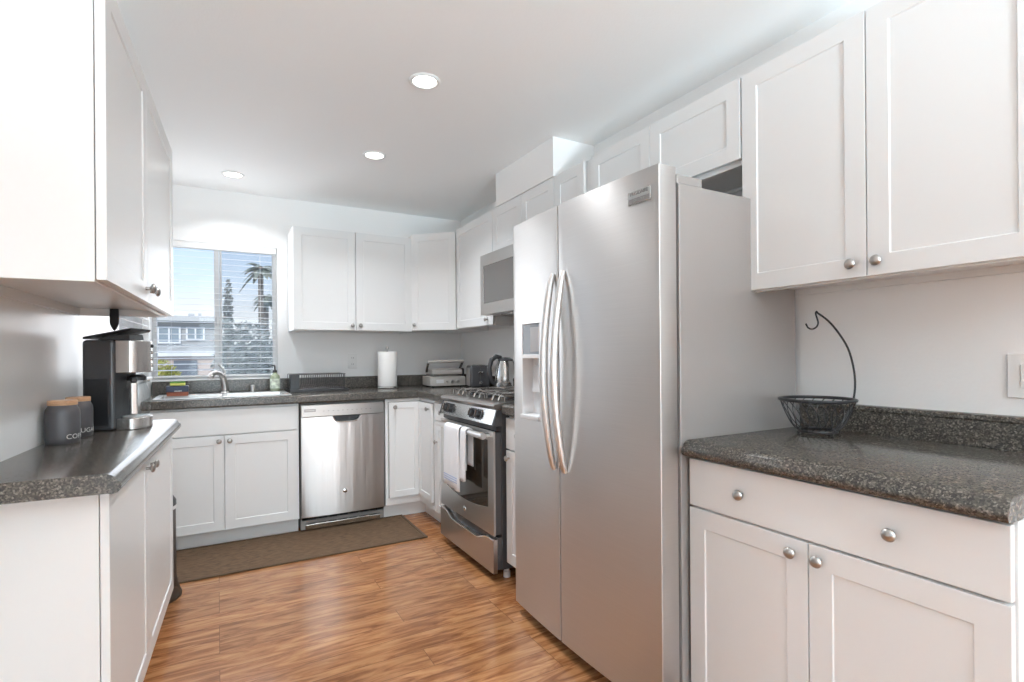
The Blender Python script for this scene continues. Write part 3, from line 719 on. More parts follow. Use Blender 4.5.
# dispenser: surround, control panel, recess
xd = xf((DY0 + DY1) / 2)
bm = nb()
box(bm, xd - .004, XB_ - .002, DY0 + .0005, DY0 + .010, DZ0 + .001, DZ1 - .001); box(bm, xd + .003, XB_ - .002, DY1 - .010, DY1 - .0005, DZ0 + .001, DZ1 - .001)
box(bm, xd - .012, XB_ - .002, DY0 + .010, DY1 - .010, DZ0 + .001, DZ0 + .018); box(bm, xd + .058, XB_ - .002, DY0 + .010, DY1 - .010, DZ0 + .018, DZ1 - .02)
box(bm, xd + .0, XB_ - .002, DY0 + .010, DY1 - .010, 1.182, 1.200)
obj('dispenser_recess', bm, 'lt_plastic', ld, bevel=.002)
obj('dispenser_controls', box(nb(), xd + .006, xd + .012, DY0 + .010, DY1 - .010, 1.200, DZ1 - .002), 'screen_dark', ld)
obj('dispenser_display', box(nb(), xd + .0045, xd + .0058, DY0 + .020, DY0 + .095, 1.212, DZ1 - .016), 'label_grey', ld)
obj('dispenser_paddle', prism(nb(), [(xd + .040, 1.15), (xd + .046, 1.15), (xd + .046, 1.03), (xd + .030, 1.03)], DY0 + .045, DY1 - .045, 'y'), 'grey_plastic', ld, bevel=.002)
def fr_handle(yc, par, lean):
    bm = nb(); pts = []; rad = []
    for i in range(33):
        t = i / 32; z = .735 + t * .790; s = math.sin(PI * t)
        pts.append((xf(yc) - .006 - .050 * s ** .8, yc + lean * s, z)); rad.append(.0100 + .0080 * s ** .5)
    tube(bm, pts, .015, 14, radii=rad, flat=1.0)
    return obj('handle', bm, 'handle_satin', par, smooth=True, label='long bowed metal handle')
fr_handle(1.690, rd, 0); fr_handle(1.766, ld, 0)
# hinge covers
for yy in (FY0 + .012, FY1 - .082):
    obj('hinge_cover', box(box(nb(), 1.235, 1.40, yy, yy + .07, 1.7965 - .048 + .0005, 1.772), 1.24, 1.30, yy + .012, yy + .045, 1.772, 1.800) if False else box(nb(), 1.299, 1.42, yy, yy + .07, 1.7485, 1.782), 'fridge_side', root, bevel=.006)
# badge on the fridge door
bd = obj('badge_plate', box(nb(), -.049, .049, -.002, .0, -.022, .022), 'steel_smooth', rd, (xf(1.29) - .0005, 1.284, 1.712), (0, 0, RZ + .05), bevel=.0008, label='small metal name badge')
obj('badge_band', box(nb(), -.046, .046, -.003, -.0021, -.020, -.003), 'label_grey', bd)
text_mesh('badge_lettering', 'FRIGIDAIRE', .0155, .0004, 'label_grey', bd, Matrix.Translation((0, -.0026, .0125)) @ Matrix.Rotation(PI / 2, 4, 'X'))
text_mesh('badge_lettering', 'GALLERY', .0125, .0004, 'nickel', bd, Matrix.Translation((0, -.0036, -.0115)) @ Matrix.Rotation(PI / 2, 4, 'X'))

# ------------------------------------------------------------------ dishwasher
DX0, DX1, DY = .484, 1.056, 3.778
root = thing('dishwasher', 'stainless steel dishwasher under the back counter between the sink cabinet and the corner', 'dishwasher', (0, 0, 0))
bm = nb(); box(bm, DX0 + .002, DX1 - .002, DY + .03, YB - .03, .02, .880); obj('tub_housing', bm, 'gap', root)
PX0, PX1, PZ0, PZ1 = .695, .885, .752, .791
# door with pocket handle: curved pocket outline cut at the top edge
bm = nb(); N = 14
xs_ = sorted({DX0 + .006, DX1 - .006} | {PX0 + (PX1 - PX0) * i / N for i in range(N + 1)} | {DX0 + .006 + (DX1 - DX0 - .012) * i / 10 for i in range(11) if not (PX0 - .01 < DX0 + .006 + (DX1 - DX0 - .012) * i / 10 < PX1 + .01)})
def topz(x):
    if PX0 < x < PX1:
        t = (x - (PX0 + PX1) / 2) / ((PX1 - PX0) / 2); return .785 - .040 * math.sqrt(max(0, 1 - t ** 4))
    return .785
def dyb(x):
    t = (x - (DX0 + DX1) / 2) / ((DX1 - DX0) / 2); return DY - .008 * (1 - t * t) + .004 * max(0, abs(t) - .9) * 10
zz = [.105, .11]
V0 = [[bm.verts.new((x, dyb(x) + (.004 if k == 0 else 0), z)) for k, z in enumerate((.105, .112, topz(x)))] for x in xs_]
V1 = [[bm.verts.new((x, DY + .028, z)) for z in (.105, .112, topz(x))] for x in xs_]
for i in range(len(xs_) - 1):
    for j in (0, 1):
        bm.faces.new((V0[i][j], V0[i + 1][j], V0[i + 1][j + 1], V0[i][j + 1])); bm.faces.new((V1[i][j], V1[i][j + 1], V1[i + 1][j + 1], V1[i + 1][j]))
    for j in (0, 2): bm.faces.new((V0[i][j], V1[i][j], V1[i + 1][j], V0[i + 1][j]))
for i in (0, len(xs_) - 1):
    for j in (0, 1): bm.faces.new((V0[i][j], V0[i][j + 1], V1[i][j + 1], V1[i][j]))
dd = obj('dishwasher_door', bm, 'steel_dw', root, smooth=True)
obj('handle_pocket', box(nb(), PX0, PX1, DY + .020, DY + .0275, .740, .788), 'black', root)
bm = nb(); pts = [(x, dyb(x) - .001, topz(x) - .002) for x in xs_ if PX0 - .001 <= x <= PX1 + .001]; tube(bm, pts, .0035, 8); obj('pocket_lip', bm, 'chrome', dd, smooth=True)
obj('control_console', box(nb(), DX0 + .006, DX1 - .006, DY - .006, DY + .028, .788, .868), 'steel_range', root, bevel=.003)
bm = nb(); box(bm, DX0 + .024, DX0 + .098, DY - .0075, DY - .0062, .822, .842); obj('maker_plate', bm, 'label_grey', root)
bm = nb(); box(bm, DX0 + .032, DX0 + .090, DY - .0082, DY - .0076, .829, .835); obj('maker_lettering', bm, 'nickel', root)
bm = nb()
for i in range(11): box(bm, DX0 + .145 + i * .032, DX0 + .155 + i * .032, DY - .0068, DY - .0062, .822, .826)
obj('control_marks', bm, 'label_grey', root)
obj('door_emblem', lathe(nb(), [(0, 0), (.016, 0), (.016, .003), (.012, .006), (0, .007)], 20, Matrix.Translation((.772, dyb(.772) + .001, .262)) @ Matrix.Rotation(PI / 2, 4, 'X')), 'chrome', dd, smooth=True)
bm = nb(); box(bm, DX0 + .004, DX1 - .004, DY + .05, DY + .06, .012, .10); obj('kick_recess', bm, 'black', root)
bm = nb()
for i in range(7): box(bm, DX0 + .05 + i * .07, DX0 + .10 + i * .07, DY + .022, DY + .028, .086, .094)
obj('vent_slots', box(bm, DX0 + .008, DX1 - .008, DY + .03, DY + .048, .080, .103), 'black', root)
bm = nb(); prism(bm, [(DY + .045, .013), (DY + .020, .020), (DY + .018, .052), (DY + .045, .070)], DX0 + .03, DX1 - .03, 'x'); obj('kick_plate', bm, 'steel_smooth', root, bevel=.003)

# ------------------------------------------------------------------ gas range (local: x along the front toward the viewer, -y out)
RW = .752
root = thing('gas_range', 'stainless steel slide-in gas oven and cooktop between the corner cabinet and the fridge', 'oven', (XW - .004, 3.196, 0), RZ)
RD = XW - .004 - 1.259
bm = nb(); box(bm, .002, RW - .002, -RD + .048, -.02, .06, .915); obj('oven_body', bm, 'black_gloss', root, bevel=.003, label='dark grey enamel sides')
for x in (.05, RW - .05):
    for y in (-RD + .10, -.10):
        obj('foot', lathe(nb(), [(0, 0), (.019, 0), (.019, .030), (.014, .034), (.014, .060), (0, .060)], 16, Matrix.Translation((x, y, 0))), 'lt_plastic', root, smooth=True)
# cooktop
obj('cooktop', box(nb(), .0, RW, -RD + .035, -.006, .9155, .945), 'dark_steel', root, bevel=.006, seg=3, label='dark metal cooktop surface')
bm = nb(); prism(bm, [(-RD + .046, .9445), (-RD + .008, .940), (-RD + .000, .928), (-RD + .018, .910), (-RD + .046, .910)], .0, RW, 'x'); obj('cooktop_front_trim', bm, 'label_grey', root, bevel=.004, label='dark metal front rim of the cooktop')
# sloped control panel
bm = nb(); prism(bm, [(-RD + .046, .9095), (-RD + .022, .9095), (-RD - .006, .828), (-RD + .046, .822)], .012, RW - .012, 'x'); cp = obj('control_panel', bm, 'steel_smooth', root, bevel=.003)
pn = Vector((0, -(.9095 - .828), -.032)).normalized() ; pn = Vector((0, -.0815, .028)).normalized()
for x in (.098, .170, .478, .562):
    c_ = Vector((x, -RD + .0075, .870)); rot = pn.to_track_quat('Z', 'Y').to_matrix().to_4x4()
    Mk = Matrix.Translation(c_ + pn * -.0005) @ rot
    sq = nb(); box(sq, -.034, .034, -.029, .029, 0, .003); sq.transform(Mk); kb = obj('burner_knob', sq, 'black_gloss', root, bevel=.002)
    obj('knob_grip', lathe(nb(), [(0, .003), (.024, .003), (.022, .016), (.020, .022), (0, .023)], 24, Mk), 'black', kb, smooth=True)
    g_ = nb(); box(g_, -.005, .005, -.022, .022, .0232, .028); g_.transform(Mk); obj('knob_ridge', g_, 'dark_metal', kb, bevel=.002)
bm = nb(); pe = [(-RD + .046, .9094), (-RD + .020, .9094), (-RD - .007, .827), (-RD + .046, .821)]
obj('panel_end_cap', prism(nb(), pe, 0, .0118, 'x'), 'black_gloss', root); obj('panel_end_cap', prism(nb(), pe, RW - .0118, RW, 'x'), 'black_gloss', root)
obj('vent_gap', box(nb(), .006, RW - .006, -RD + .020, -RD + .047, .797, .8215), 'black', root)
# oven door
bm = nb(); z0, z1 = .245, .795
WXa, WXb, WZa, WZb = .095, .680, .385, .745
xs = [.004, WXa, WXb, RW - .004]
def arcb(x): t = (x - (WXa + WXb) / 2) / ((WXb - WXa) / 2); return WZa - .030 * (1 - t * t)
NN = 12; bx = [WXa + (WXb - WXa) * i / NN for i in range(NN + 1)]
outer = [(.004, z0), (RW - .004, z0), (RW - .004, z1), (.004, z1)]
def face_strip(y):
    L = []
    return L
yF, yK = -RD, -RD + .012
colx = [.004] + bx + [RW - .004]
top = [[bm.verts.new((x, yF, z)) for z in (z0, arcb(min(max(x, WXa), WXb)), WZb, z1)] for x in colx]
bot = [[bm.verts.new((x, yK, z)) for z in (z0, arcb(min(max(x, WXa), WXb)), WZb, z1)] for x in colx]
for i in range(len(colx) - 1):
    for j in range(3):
        if j == 1 and 0 < i < len(colx) - 2: continue
        bm.faces.new((top[i][j], top[i + 1][j], top[i + 1][j + 1], top[i][j + 1])); bm.faces.new((bot[i][j], bot[i][j + 1], bot[i + 1][j + 1], bot[i + 1][j]))
    for j in (0, 3): bm.faces.new((top[i][j], bot[i][j], bot[i + 1][j], top[i + 1][j]))
    if 0 < i < len(colx) - 2:
        for j in (1, 2): bm.faces.new((top[i][j], bot[i][j], bot[i + 1][j], top[i + 1][j]))
for i in (0, len(colx) - 1):
    for j in range(3): bm.faces.new((top[i][j], top[i][j + 1], bot[i][j + 1], bot[i][j]))
for i in (1, len(colx) - 2): bm.faces.new((top[i][1], top[i][2], bot[i][2], bot[i][1]))
dr = obj('oven_door', bm, 'steel_range', root, bevel=.0015)
obj('door_liner', box(nb(), .008, RW - .006, -RD + .0125, -RD + .046, .25, .790), 'black_gloss', dr, label='dark door edge')
obj('oven_window', box(nb(), WXa - .01, WXb + .01, -RD + .003, -RD + .010, WZa - .035, WZb + .01), 'oven_glass', dr)
obj('door_emblem', lathe(nb(), [(0, 0), (.015, 0), (.015, .003), (.011, .005), (0, .006)], 20, Matrix.Translation((.375, -RD + .0005, .302)) @ Matrix.Rotation(PI / 2, 4, 'X')), 'chrome', dr, smooth=True)
HY, HZ = -RD - .046, .772
bm = nb(); tube(bm, [(.055, HY, HZ), (RW - .030, HY, HZ)], .0175, 16)
hb = obj('door_handle', bm, 'handle_satin', dr, smooth=True)
for x in (.075, RW - .050): obj('handle_bracket', box(nb(), x - .014, x + .014, HY + .012, -RD - .0004, HZ - .012, HZ + .014), 'steel_smooth', dr, bevel=.004)
# drawer with curved top pull
bm = nb(); n_ = 20; xx = [.004 + (RW - .008) * i / n_ for i in range(n_ + 1)]
def tz(x):
    t = (x - .004) / (RW - .008); s = min(1, max(0, (t - .10) / .18)) ; s2 = min(1, max(0, (.90 - t) / .18)); s = s * s * (3 - 2 * s); s2 = s2 * s2 * (3 - 2 * s2)
    return .226 - .038 * min(s, s2)
a = [[bm.verts.new((x, -RD - .004, .048)), bm.verts.new((x, -RD - .004, tz(x)))] for x in xx]; b = [[bm.verts.new((x, -RD + .020, .048)), bm.verts.new((x, -RD + .020, tz(x)))] for x in xx]
for i in range(n_):
    bm.faces.new((a[i][0], a[i + 1][0], a[i + 1][1], a[i][1])); bm.faces.new((b[i][0], b[i][1], b[i + 1][1], b[i + 1][0]))
    for j in (0, 1): bm.faces.new((a[i][j], b[i][j], b[i + 1][j], a[i + 1][j]))
for i in (0, n_): bm.faces.new((a[i][0], a[i][1], b[i][1], b[i][0]))
ow = obj('warming_drawer', bm, 'steel_range', root, smooth=True)
bm = nb(); tube(bm, [(x, -RD - .003, tz(x)) for x in xx], .0035, 8); obj('drawer_lip', bm, 'chrome', ow, smooth=True)
obj('drawer_side', box(nb(), .012, RW - .004, -RD + .0205, -RD + .0475, .065, .235), 'black_gloss', root)
# grates and burners
for gx in (.030, .272, .514):
    bm = nb(); x0, x1 = gx, gx + .210; y0, y1 = -RD + .085, -.060; z = .978
    tube(bm, [(x0, y0, z), (x1, y0, z), (x1, y1, z), (x0, y1, z)], .0055, 6, closed=True)
    for x in (x0 + .07, x0 + .14): tube(bm, [(x, y0 - .004, .948), (x, y0 + .004, z - .01), (x, y0 + .022, z + .004), (x, y1 - .022, z + .004), (x, y1 - .004, z - .01), (x, y1, .948)], .0055, 6)
    for y in (y0 + .10, (y0 + y1) / 2, y1 - .10): tube(bm, [(x0 - .002, y, .948), (x0 + .002, y, z - .01), (x0 + .02, y, z + .004), (x1 - .02, y, z + .004), (x1 - .002, y, z - .01), (x1 + .002, y, .948)], .0055, 6)
    for p in ((x0, y0), (x1, y0), (x1, y1), (x0, y1)): tube(bm, [(p[0], p[1], .946), (p[0], p[1], z)], .006, 6)
    obj('grate', bm, 'grate', root, smooth=True)
    for y in (y0 + .10, y1 - .12):
        b_ = obj('burner', lathe(nb(), [(0, .9455), (.048, .9455), (.046, .954), (.034, .958), (.034, .966), (0, .968)], 24, Matrix.Translation((gx + .105, y, 0))), 'black', root, smooth=True)
# towel over the handle
root = thing('hand_towel', 'white hand towel with faint blue stripes hanging from the oven door handle', 'towel', (XW - .004, 3.196, 0), RZ)
def cloth(x0, x1, yF, zt, zb, yb, zb2, seedv):
    bm = nb(); nx = 14; path = []
    rr = .0205
    for k in range(14): path.append((HY - rr - .002 + 0 * k, zb + (HZ - zb) * k / 13))
    for k in range(1, 8): a_ = PI - PI * k / 8; path.append((HY + (rr + .002) * math.cos(a_), HZ + (rr + .001) * math.sin(a_)))
    for k in range(10): path.append((HY + rr + .002, HZ - (HZ - zb2) * k / 9))
    G = []
    for i in range(nx + 1):
        t = i / nx; col = []
        for (y, z) in path:
            dn = max(0, (HZ - z)) / .35
            wv = .006 * math.sin(t * 9 + seedv) * min(1, dn * 2); s = 1 if y < HY else -1
            xx_ = x0 + (x1 - x0) * t + (.012 * (t - .5)) * dn
            col.append(bm.verts.new((xx_, y - abs(wv) * (1 if y < HY else .2), z + (.006 * math.sin(t * 5 + seedv) if z < zb + .02 else 0))))
        G.append(col)
    for i in range(nx):
        for j in range(len(path) - 1): bm.faces.new((G[i][j], G[i + 1][j], G[i + 1][j + 1], G[i][j + 1]))
    return bm
o = obj('towel_fold', cloth(.235, .455, 0, 0, .430, 0, .54, .4), 'towel', root, smooth=True); s = o.modifiers.new('t', 'SOLIDIFY'); s.thickness = .0045; s.offset = 0
o = obj('towel_fold', cloth(.478, .548, 0, 0, .500, 0, .58, 2.2), 'towel', root, smooth=True); s = o.modifiers.new('t', 'SOLIDIFY'); s.thickness = .0045; s.offset = 0
bm = nb()
for z in (.468, .481, .494): box(bm, .250, .442, HY - .0335, HY - .0315, z, z + .005)
obj('towel_stripe', bm, 'towel_blue', root)

# ------------------------------------------------------------------ microwave
root = thing('microwave', 'stainless over-the-range microwave under the wall cabinets, partly hidden by the fridge', 'microwave', (XW - .004, 3.198, 1.468), RZ)
MD = XW - .004 - 1.556; MW = .745; MH = .400
obj('microwave_body', box(nb(), 0, MW, -MD + .03, 0, 0, MH), 'steel_range', root, bevel=.003)
bm = nb(); xs = [0, .045, .545, MW]; zs = [0, .075, .325, MH]
vf = [[bm.verts.new((x, -MD, z)) for z in zs] for x in xs]; vb = [[bm.verts.new((x, -MD + .029, z)) for z in zs] for x in xs]
for i in range(3):
    for j in range(3):
        if i == 1 and j == 1: continue
        bm.faces.new((vf[i][j], vf[i + 1][j], vf[i + 1][j + 1], vf[i][j + 1])); bm.faces.new((vb[i][j], vb[i][j + 1], vb[i + 1][j + 1], vb[i + 1][j]))
    for j in (0, 3): bm.faces.new((vf[i][j], vb[i][j], vb[i + 1][j], vf[i + 1][j])); bm.faces.new((vf[j][i], vf[j][i + 1], vb[j][i + 1], vb[j][i]))
for k in (1, 2): bm.faces.new((vf[1][k], vb[1][k], vb[2][k], vf[2][k])); bm.faces.new((vf[k][1], vf[k][2], vb[k][2], vb[k][1]))
obj('microwave_door', bm, 'steel_range', root, bevel=.0015)
obj('microwave_window', box(nb(), .040, .550, -MD + .003, -MD + .009, .070, .330), 'mw_glass', root)
bm = nb(); tube(bm, [(.575 + 0, -MD - .0, .075), (.575, -MD - .035, .10), (.575, -MD - .045, .20), (.575, -MD - .035, .30), (.575, -MD, .33)], .010, 10); obj('handle', bm, 'steel_smooth', root, smooth=True)
obj('keypad', box(nb(), .620, .725, -MD - .0015, -MD - .0002, .075, .325), 'black', root)
obj('hood_vent', box(nb(), .20, .70, -MD + .05, -.08, -.008, -.0005), 'grate', root)

# ------------------------------------------------------------------ items on the left counter
ZL = .9185
def canister(label, u, n, r, h, word, ang, lidr):
    x, y = LW(u, n); root = thing('canister', label, 'canister', (x, y, ZL), 0, 'canisters')
    obj('jar', lathe(nb(), [(0, 0), (r * .93, 0), (r * .98, .004), (r, .02), (r, h * .78), (r * .97, h * .88), (r * .86, h * .95), (r * .82, h), (0, h)], 40), 'canister', root, smooth=True)
    obj('lid', lathe(nb(), [(0, h + .0005), (lidr, h + .0005), (lidr, h + .014), (lidr - .002, h + .016), (0, h + .016)], 40), 'bamboo', root, smooth=True, label='bamboo lid')
    rr = r * 1.004 + .0004
    text_mesh('lettering', word, .022, .0004, 'text_white', root, Matrix(), bend=lambda a, b, c: (rr * math.cos(ang + a / rr), rr * math.sin(ang + a / rr), .022 + b), sx=1.05)
x_, y_ = LW(2.255, .088)
canister('charcoal canister with bamboo lid and white lettering, nearer of the pair beside the coffee maker', 2.255, .053, .0465, .125, 'COFFEE', math.radians(-20), .040)
canister('charcoal canister with bamboo lid, smaller one tucked behind the lettered front canister', 2.425, .055, .0430, .125, 'SUGAR', math.radians(-38), .036)

# coffee maker, local front = -Y
x_, y_ = LW(2.60, .150)
root = thing('coffee_maker', 'black and stainless drip coffee maker with glass carafe and raised lid on the left counter', 'coffee maker', (x_, y_, ZL), math.radians(70))
root.scale = (.95, .95, 1)
bm = nb(); box(bm, -.088, .088, -.02, .098, 0, .350); obj('machine_body', bm, 'black_gloss', root, bevel=.014, seg=3)
obj('water_gauge_panel', box(nb(), -.0905, -.0885, .00, .085, .02, .20), 'black', root, bevel=.001, label='matt black side panel')
bm = nb(); prism(bm, [(-.080, -.021), (-.080, -.070)] + [(-.080 * math.cos(PI * t / 12), -.070 - .035 * math.sin(PI * t / 12)) for t in range(1, 12)] + [(.080, -.070), (.080, -.021)], .222, .348)
obj('brew_head', bm, 'pinkish_steel', root, bevel=.003, label='stainless curved brew head')
bm = nb(); prism(bm, [(-.076, -.021), (-.076, -.065)] + [(-.076 * math.cos(PI * t / 12), -.065 - .045 * math.sin(PI * t / 12)) for t in range(1, 12)] + [(.076, -.065), (.076, -.021)], 0, .045)
obj('base_plate', bm, 'pinkish_steel', root, bevel=.003, label='stainless base')
obj('warming_plate', lathe(nb(), [(0, .0455), (.060, .0455), (.060, .050), (0, .051)], 32, Matrix.Translation((0, -.060, 0)) @ Matrix.Scale(.82, 4, (1, 0, 0)) @ Matrix.Scale(.82, 4, (0, 1, 0))), 'lt_plastic', root, smooth=True)
cf = obj('carafe', lathe(nb(), [(0, .052), (.050, .052), (.058, .062), (.060, .10), (.054, .150), (.042, .178), (.040, .190)], 32, Matrix.Translation((0, -.060, 0)) @ Matrix.Scale(.82, 4, (1, 0, 0)) @ Matrix.Scale(.82, 4, (0, 1, 0))), 'carafe_glass', root, smooth=True)
obj('carafe_lid', lathe(nb(), [(0, .190), (.043, .190), (.043, .205), (.030, .212), (0, .212)], 24, Matrix.Translation((0, -.060, 0)) @ Matrix.Scale(.82, 4, (1, 0, 0)) @ Matrix.Scale(.82, 4, (0, 1, 0))), 'black', cf, smooth=True)
bm = nb(); box(bm, -.016, .016, -.012, .012, .058, .185); bm.transform(Matrix.Translation((-.064, -.080, 0)) @ Matrix.Rotation(.6, 4, 'Z')); obj('carafe_handle', bm, 'pinkish_steel', cf, bevel=.006, seg=3)
bm = nb(); box(bm, -.030, .014, -.011, .011, .186, .204); bm.transform(Matrix.Translation((-.052, -.074, 0)) @ Matrix.Rotation(.6, 4, 'Z')); obj('handle_grip_top', bm, 'black', cf, bevel=.004)
bm = nb(); prism(bm, [(.098, .352), (-.075, .3850), (-.082, .397), (.098, .362)], -.080, .080, 'x'); obj('open_lid', bm, 'black', root, bevel=.004, label='black lid propped open')
bm = nb(); prism(bm, [(.06, .3515), (-.065, .3515), (-.060, .375), (.04, .360)], -.055, .055, 'x'); obj('filter_basket', bm, 'black_gloss', root, bevel=.004)
for i in range(4): obj('button', lathe(nb(), [(0, 0), (.007, 0), (.007, .006), (0, .007)], 12, Matrix.Translation((.040, -.099, .328 - i * .026)) @ Matrix.Rotation(PI / 2 , 4, 'X')), 'chrome' if i else 'black', root, smooth=True)
# dark ornament on wall
bm = nb()
sil = [(-.033, .16), (-.036, .08), (-.035, .035), (-.028, .010), (-.014, -.018), (0, -.034), (.014, -.018), (.028, .010), (.035, .035), (.036, .08), (.033, .16)]
prism(bm, [(a * .43, b * .45) for a, b in sil], -.004, .004, 'y')
o = obj('hanging_ornament', bm, 'black', None, (-.355, 2.585, 1.3215), (0, 0, -.25), bevel=.001)
tag(o, 'small dark pointed leaf-shaped ornament hanging under the upper left cabinet', 'wall ornament')

# ------------------------------------------------------------------ basket on the right counter
root = thing('fruit_basket', 'round black wire fruit basket with curved banana hook on the right counter', 'basket', (1.775, 1.046, .9205))
BR, BH = .113, .118
bm = nb(); tube(bm, [(BR * math.cos(2 * PI * i / 48), BR * math.sin(2 * PI * i / 48), BH) for i in range(48)], .0055, 8, closed=True); obj('basket_rim', bm, 'black_wire', root, smooth=True)
bm = nb(); tube(bm, [(.058 * math.cos(2 * PI * i / 36), .058 * math.sin(2 * PI * i / 36), .012) for i in range(36)], .0045, 8, closed=True)
tube(bm, [(.050 * math.cos(2 * PI * i / 36), .050 * math.sin(2 * PI * i / 36), .016) for i in range(36)], .003, 8, closed=True)
for a in (0.3, 2.4, 4.5): lathe(bm, [(0, 0), (.005, 0), (.005, .010), (0, .011)], 8, Matrix.Translation((.058 * math.cos(a), .058 * math.sin(a), 0)))
obj('base_ring', bm, 'black_wire', root, smooth=True)
for i in range(22):
    a0 = 2 * PI * i / 22; pts = []
    for k in range(9):
        t = k / 8; r = .057 + (BR - .057) * t ** .72; a = a0 + .30 * math.sin(t * PI)
        pts.append((r * math.cos(a), r * math.sin(a), .014 + (BH - .014) * t ** 1.15))
    bm = nb(); tube(bm, pts, .0016, 6); obj('basket_wire', bm, 'black_wire', root, smooth=True)
ca, sa = math.cos(-YAW + .0), math.sin(-YAW + .0)
pts2 = [(.058, .014), (.086, .040), (.112, .080), (.125, .122), (.130, .170), (.125, .225), (.107, .290), (.074, .345), (.040, .385), (.004, .412)]
hk = [(.004, .412), (.001, .417), (-.002, .410), (.002, .395), (.006, .378), (.000, .364), (-.014, .357), (-.028, .362), (-.036, .376)]
def smooth_path(p, n=4):
    out = []
    for i in range(len(p) - 1):
        p0 = p[max(i - 1, 0)]; p1 = p[i]; p2 = p[i + 1]; p3 = p[min(i + 2, len(p) - 1)]
        for k in range(n):
            t = k / n
            out.append(tuple(.5 * ((2 * p1[c]) + (-p0[c] + p2[c]) * t + (2 * p0[c] - 5 * p1[c] + 4 * p2[c] - p3[c]) * t * t + (-p0[c] + 3 * p1[c] - 3 * p2[c] + p3[c]) * t ** 3) for c in range(2)))
    out.append(tuple(p[-1])); return out
bm = nb(); tube(bm, [(a * ca, a * sa, b) for a, b in smooth_path(pts2)], .0034, 8); obj('hook_arm', bm, 'black_wire', root, smooth=True)
bm = nb(); tube(bm, [(a * ca, a * sa, b) for a, b in smooth_path(hk)], .0028, 8); obj('banana_hook', bm, 'black_wire', root, smooth=True)

# ------------------------------------------------------------------ floor items
root = thing('kitchen_rug', 'long brown woven runner rug on the floor in front of the sink', 'rug', (-.62, 3.285, 0))
obj('rug_field', box(nb(), .02, 1.80, .02, .535, .0005, .009), 'rug', root, bevel=.003)
bm = nb(); box(bm, 0, 1.82, 0, .02, .0005, .010); box(bm, 0, 1.82, .535, .555, .0005, .010); box(bm, 0, .02, .02, .535, .0005, .010); box(bm, 1.80, 1.82, .02, .535, .0005, .010); obj('rug_binding', bm, 'rug_edge', root, bevel=.002)
root = thing('trash_can', 'slim dark metal pedal bin at the far end of the left cabinets', 'trash can', (-.297, 3.150, 0))
root.scale = (.66, .66, 1.0)
obj('bin_base', lathe(nb(), [(0, 0), (.200, 0), (.202, .012), (.190, .030), (.178, .060), (0, .060)], 40), 'dark_metal', root, smooth=True)
obj('bin_body', lathe(nb(), [(0, .0605), (.176, .0605), (.166, .10), (.164, .44), (0, .44)], 40), 'dark_metal', root, smooth=True)
obj('bin_collar', lathe(nb(), [(0, .4405), (.168, .4405), (.170, .452), (.166, .458), (0, .458)], 40), 'white_plastic', root, smooth=True, label='white liner edge under the lid')
obj('bin_lid', lathe(nb(), [(0, .4585), (.169, .4585), (.168, .480), (.150, .500), (0, .510)], 40), 'black', root, smooth=True)

# ------------------------------------------------------------------ ceiling lights
for i, (x, y, lb) in enumerate(((.818, 2.232, 'round recessed ceiling light nearest the viewer, in the middle of the ceiling'), (.845, 3.200, 'round recessed ceiling light, the middle one in distance from the viewer'), (.100, 3.985, 'round recessed ceiling light nearest the sink window'))):
    root = thing('ceiling_light', lb, 'ceiling light', (x, y, ZC), 0, 'recessed ceiling lights')
    obj('trim_ring', lathe(nb(), [(.052, -.001), (.070, -.001), (.070, -.004), (.064, -.008), (.054, -.006), (.052, -.001)], 40), 'white_plastic', root, smooth=True)
    obj('lens', lathe(nb(), [(0, -.001), (.0515, -.001), (.0515, -.004), (0, -.0045)], 40), 'lamp', root, smooth=True)
    area_light('ceiling_lamp', (x, y, ZC - .012), (0, 0, 0), .10, .10, 9 if i < 2 else 4, (.93, .965, 1), 'DISK').data.spread = math.radians(130)

# ------------------------------------------------------------------ outside
bm = box(nb(), -60, 60, 5, 120, -2.55, -2.5); struct('ground', bm, 'concrete', 'pale ground outside the window').__setitem__('category', 'ground')
HYY = 34
root = thing('neighbor_house', 'two-storey grey sided house with white windows seen through the left half of the window', 'house', (0, 0, -2.5))
def hb_(x0, x1, z0, z1, y0=0, y1=8): return box(nb(), x0, x1, HYY + y0, HYY + y1, z0 + 2.5, z1 + 2.5)
obj('siding_wall', hb_(-9.5, .25, 1.57, 3.2), 'siding', root)
obj('lower_wall', hb_(-9.4, .15, -2.5, 1.27, .1, 8), 'house_pink', root)
obj('white_band', hb_(-9.6, .35, 1.28, 1.57, -.15, 8), 'house_white', root)
obj('roof', hb_(-9.8, .5, 3.2, 3.46, -.5, 8.5), 'roof_fascia', root)
obj('roof_vent', hb_(-1.45, -1.15, 3.46, 3.75, 1.5, 1.8), 'roofing', root)
obj('roof_vent', hb_(-.95, -.80, 3.46, 3.78, 1.5, 1.7), 'roofing', root)
for (x0, x1, z0, z1) in ((-2.82, -1.74, 1.98, 2.90), (-1.50, -.60, 2.16, 2.90), (-5.2, -4.2, 1.98, 2.9)):
    bm = nb(); f = .09
    for q in ((x0, x0 + f, z0, z1), (x1 - f, x1, z0, z1), ((x0 + x1) / 2 - .04, (x0 + x1) / 2 + .04, z0 + f, z1 - f), (x0 + f, x1 - f, z0, z0 + f), (x0 + f, x1 - f, z1 - f, z1)):
        box(bm, q[0], q[1], HYY - .08, HYY - .001, q[2] + 2.5, q[3] + 2.5)
    wf = obj('house_window', bm, 'house_white', root)
    obj('pane', box(nb(), x0 + f, x1 - f, HYY - .04, HYY - .001, z0 + f + 2.5, z1 - f + 2.5), 'win_far', wf)
obj('garage_door', box(nb(), -2.08, -.97, HYY + .02, HYY + .099, 0, 3.55), 'garage', root)

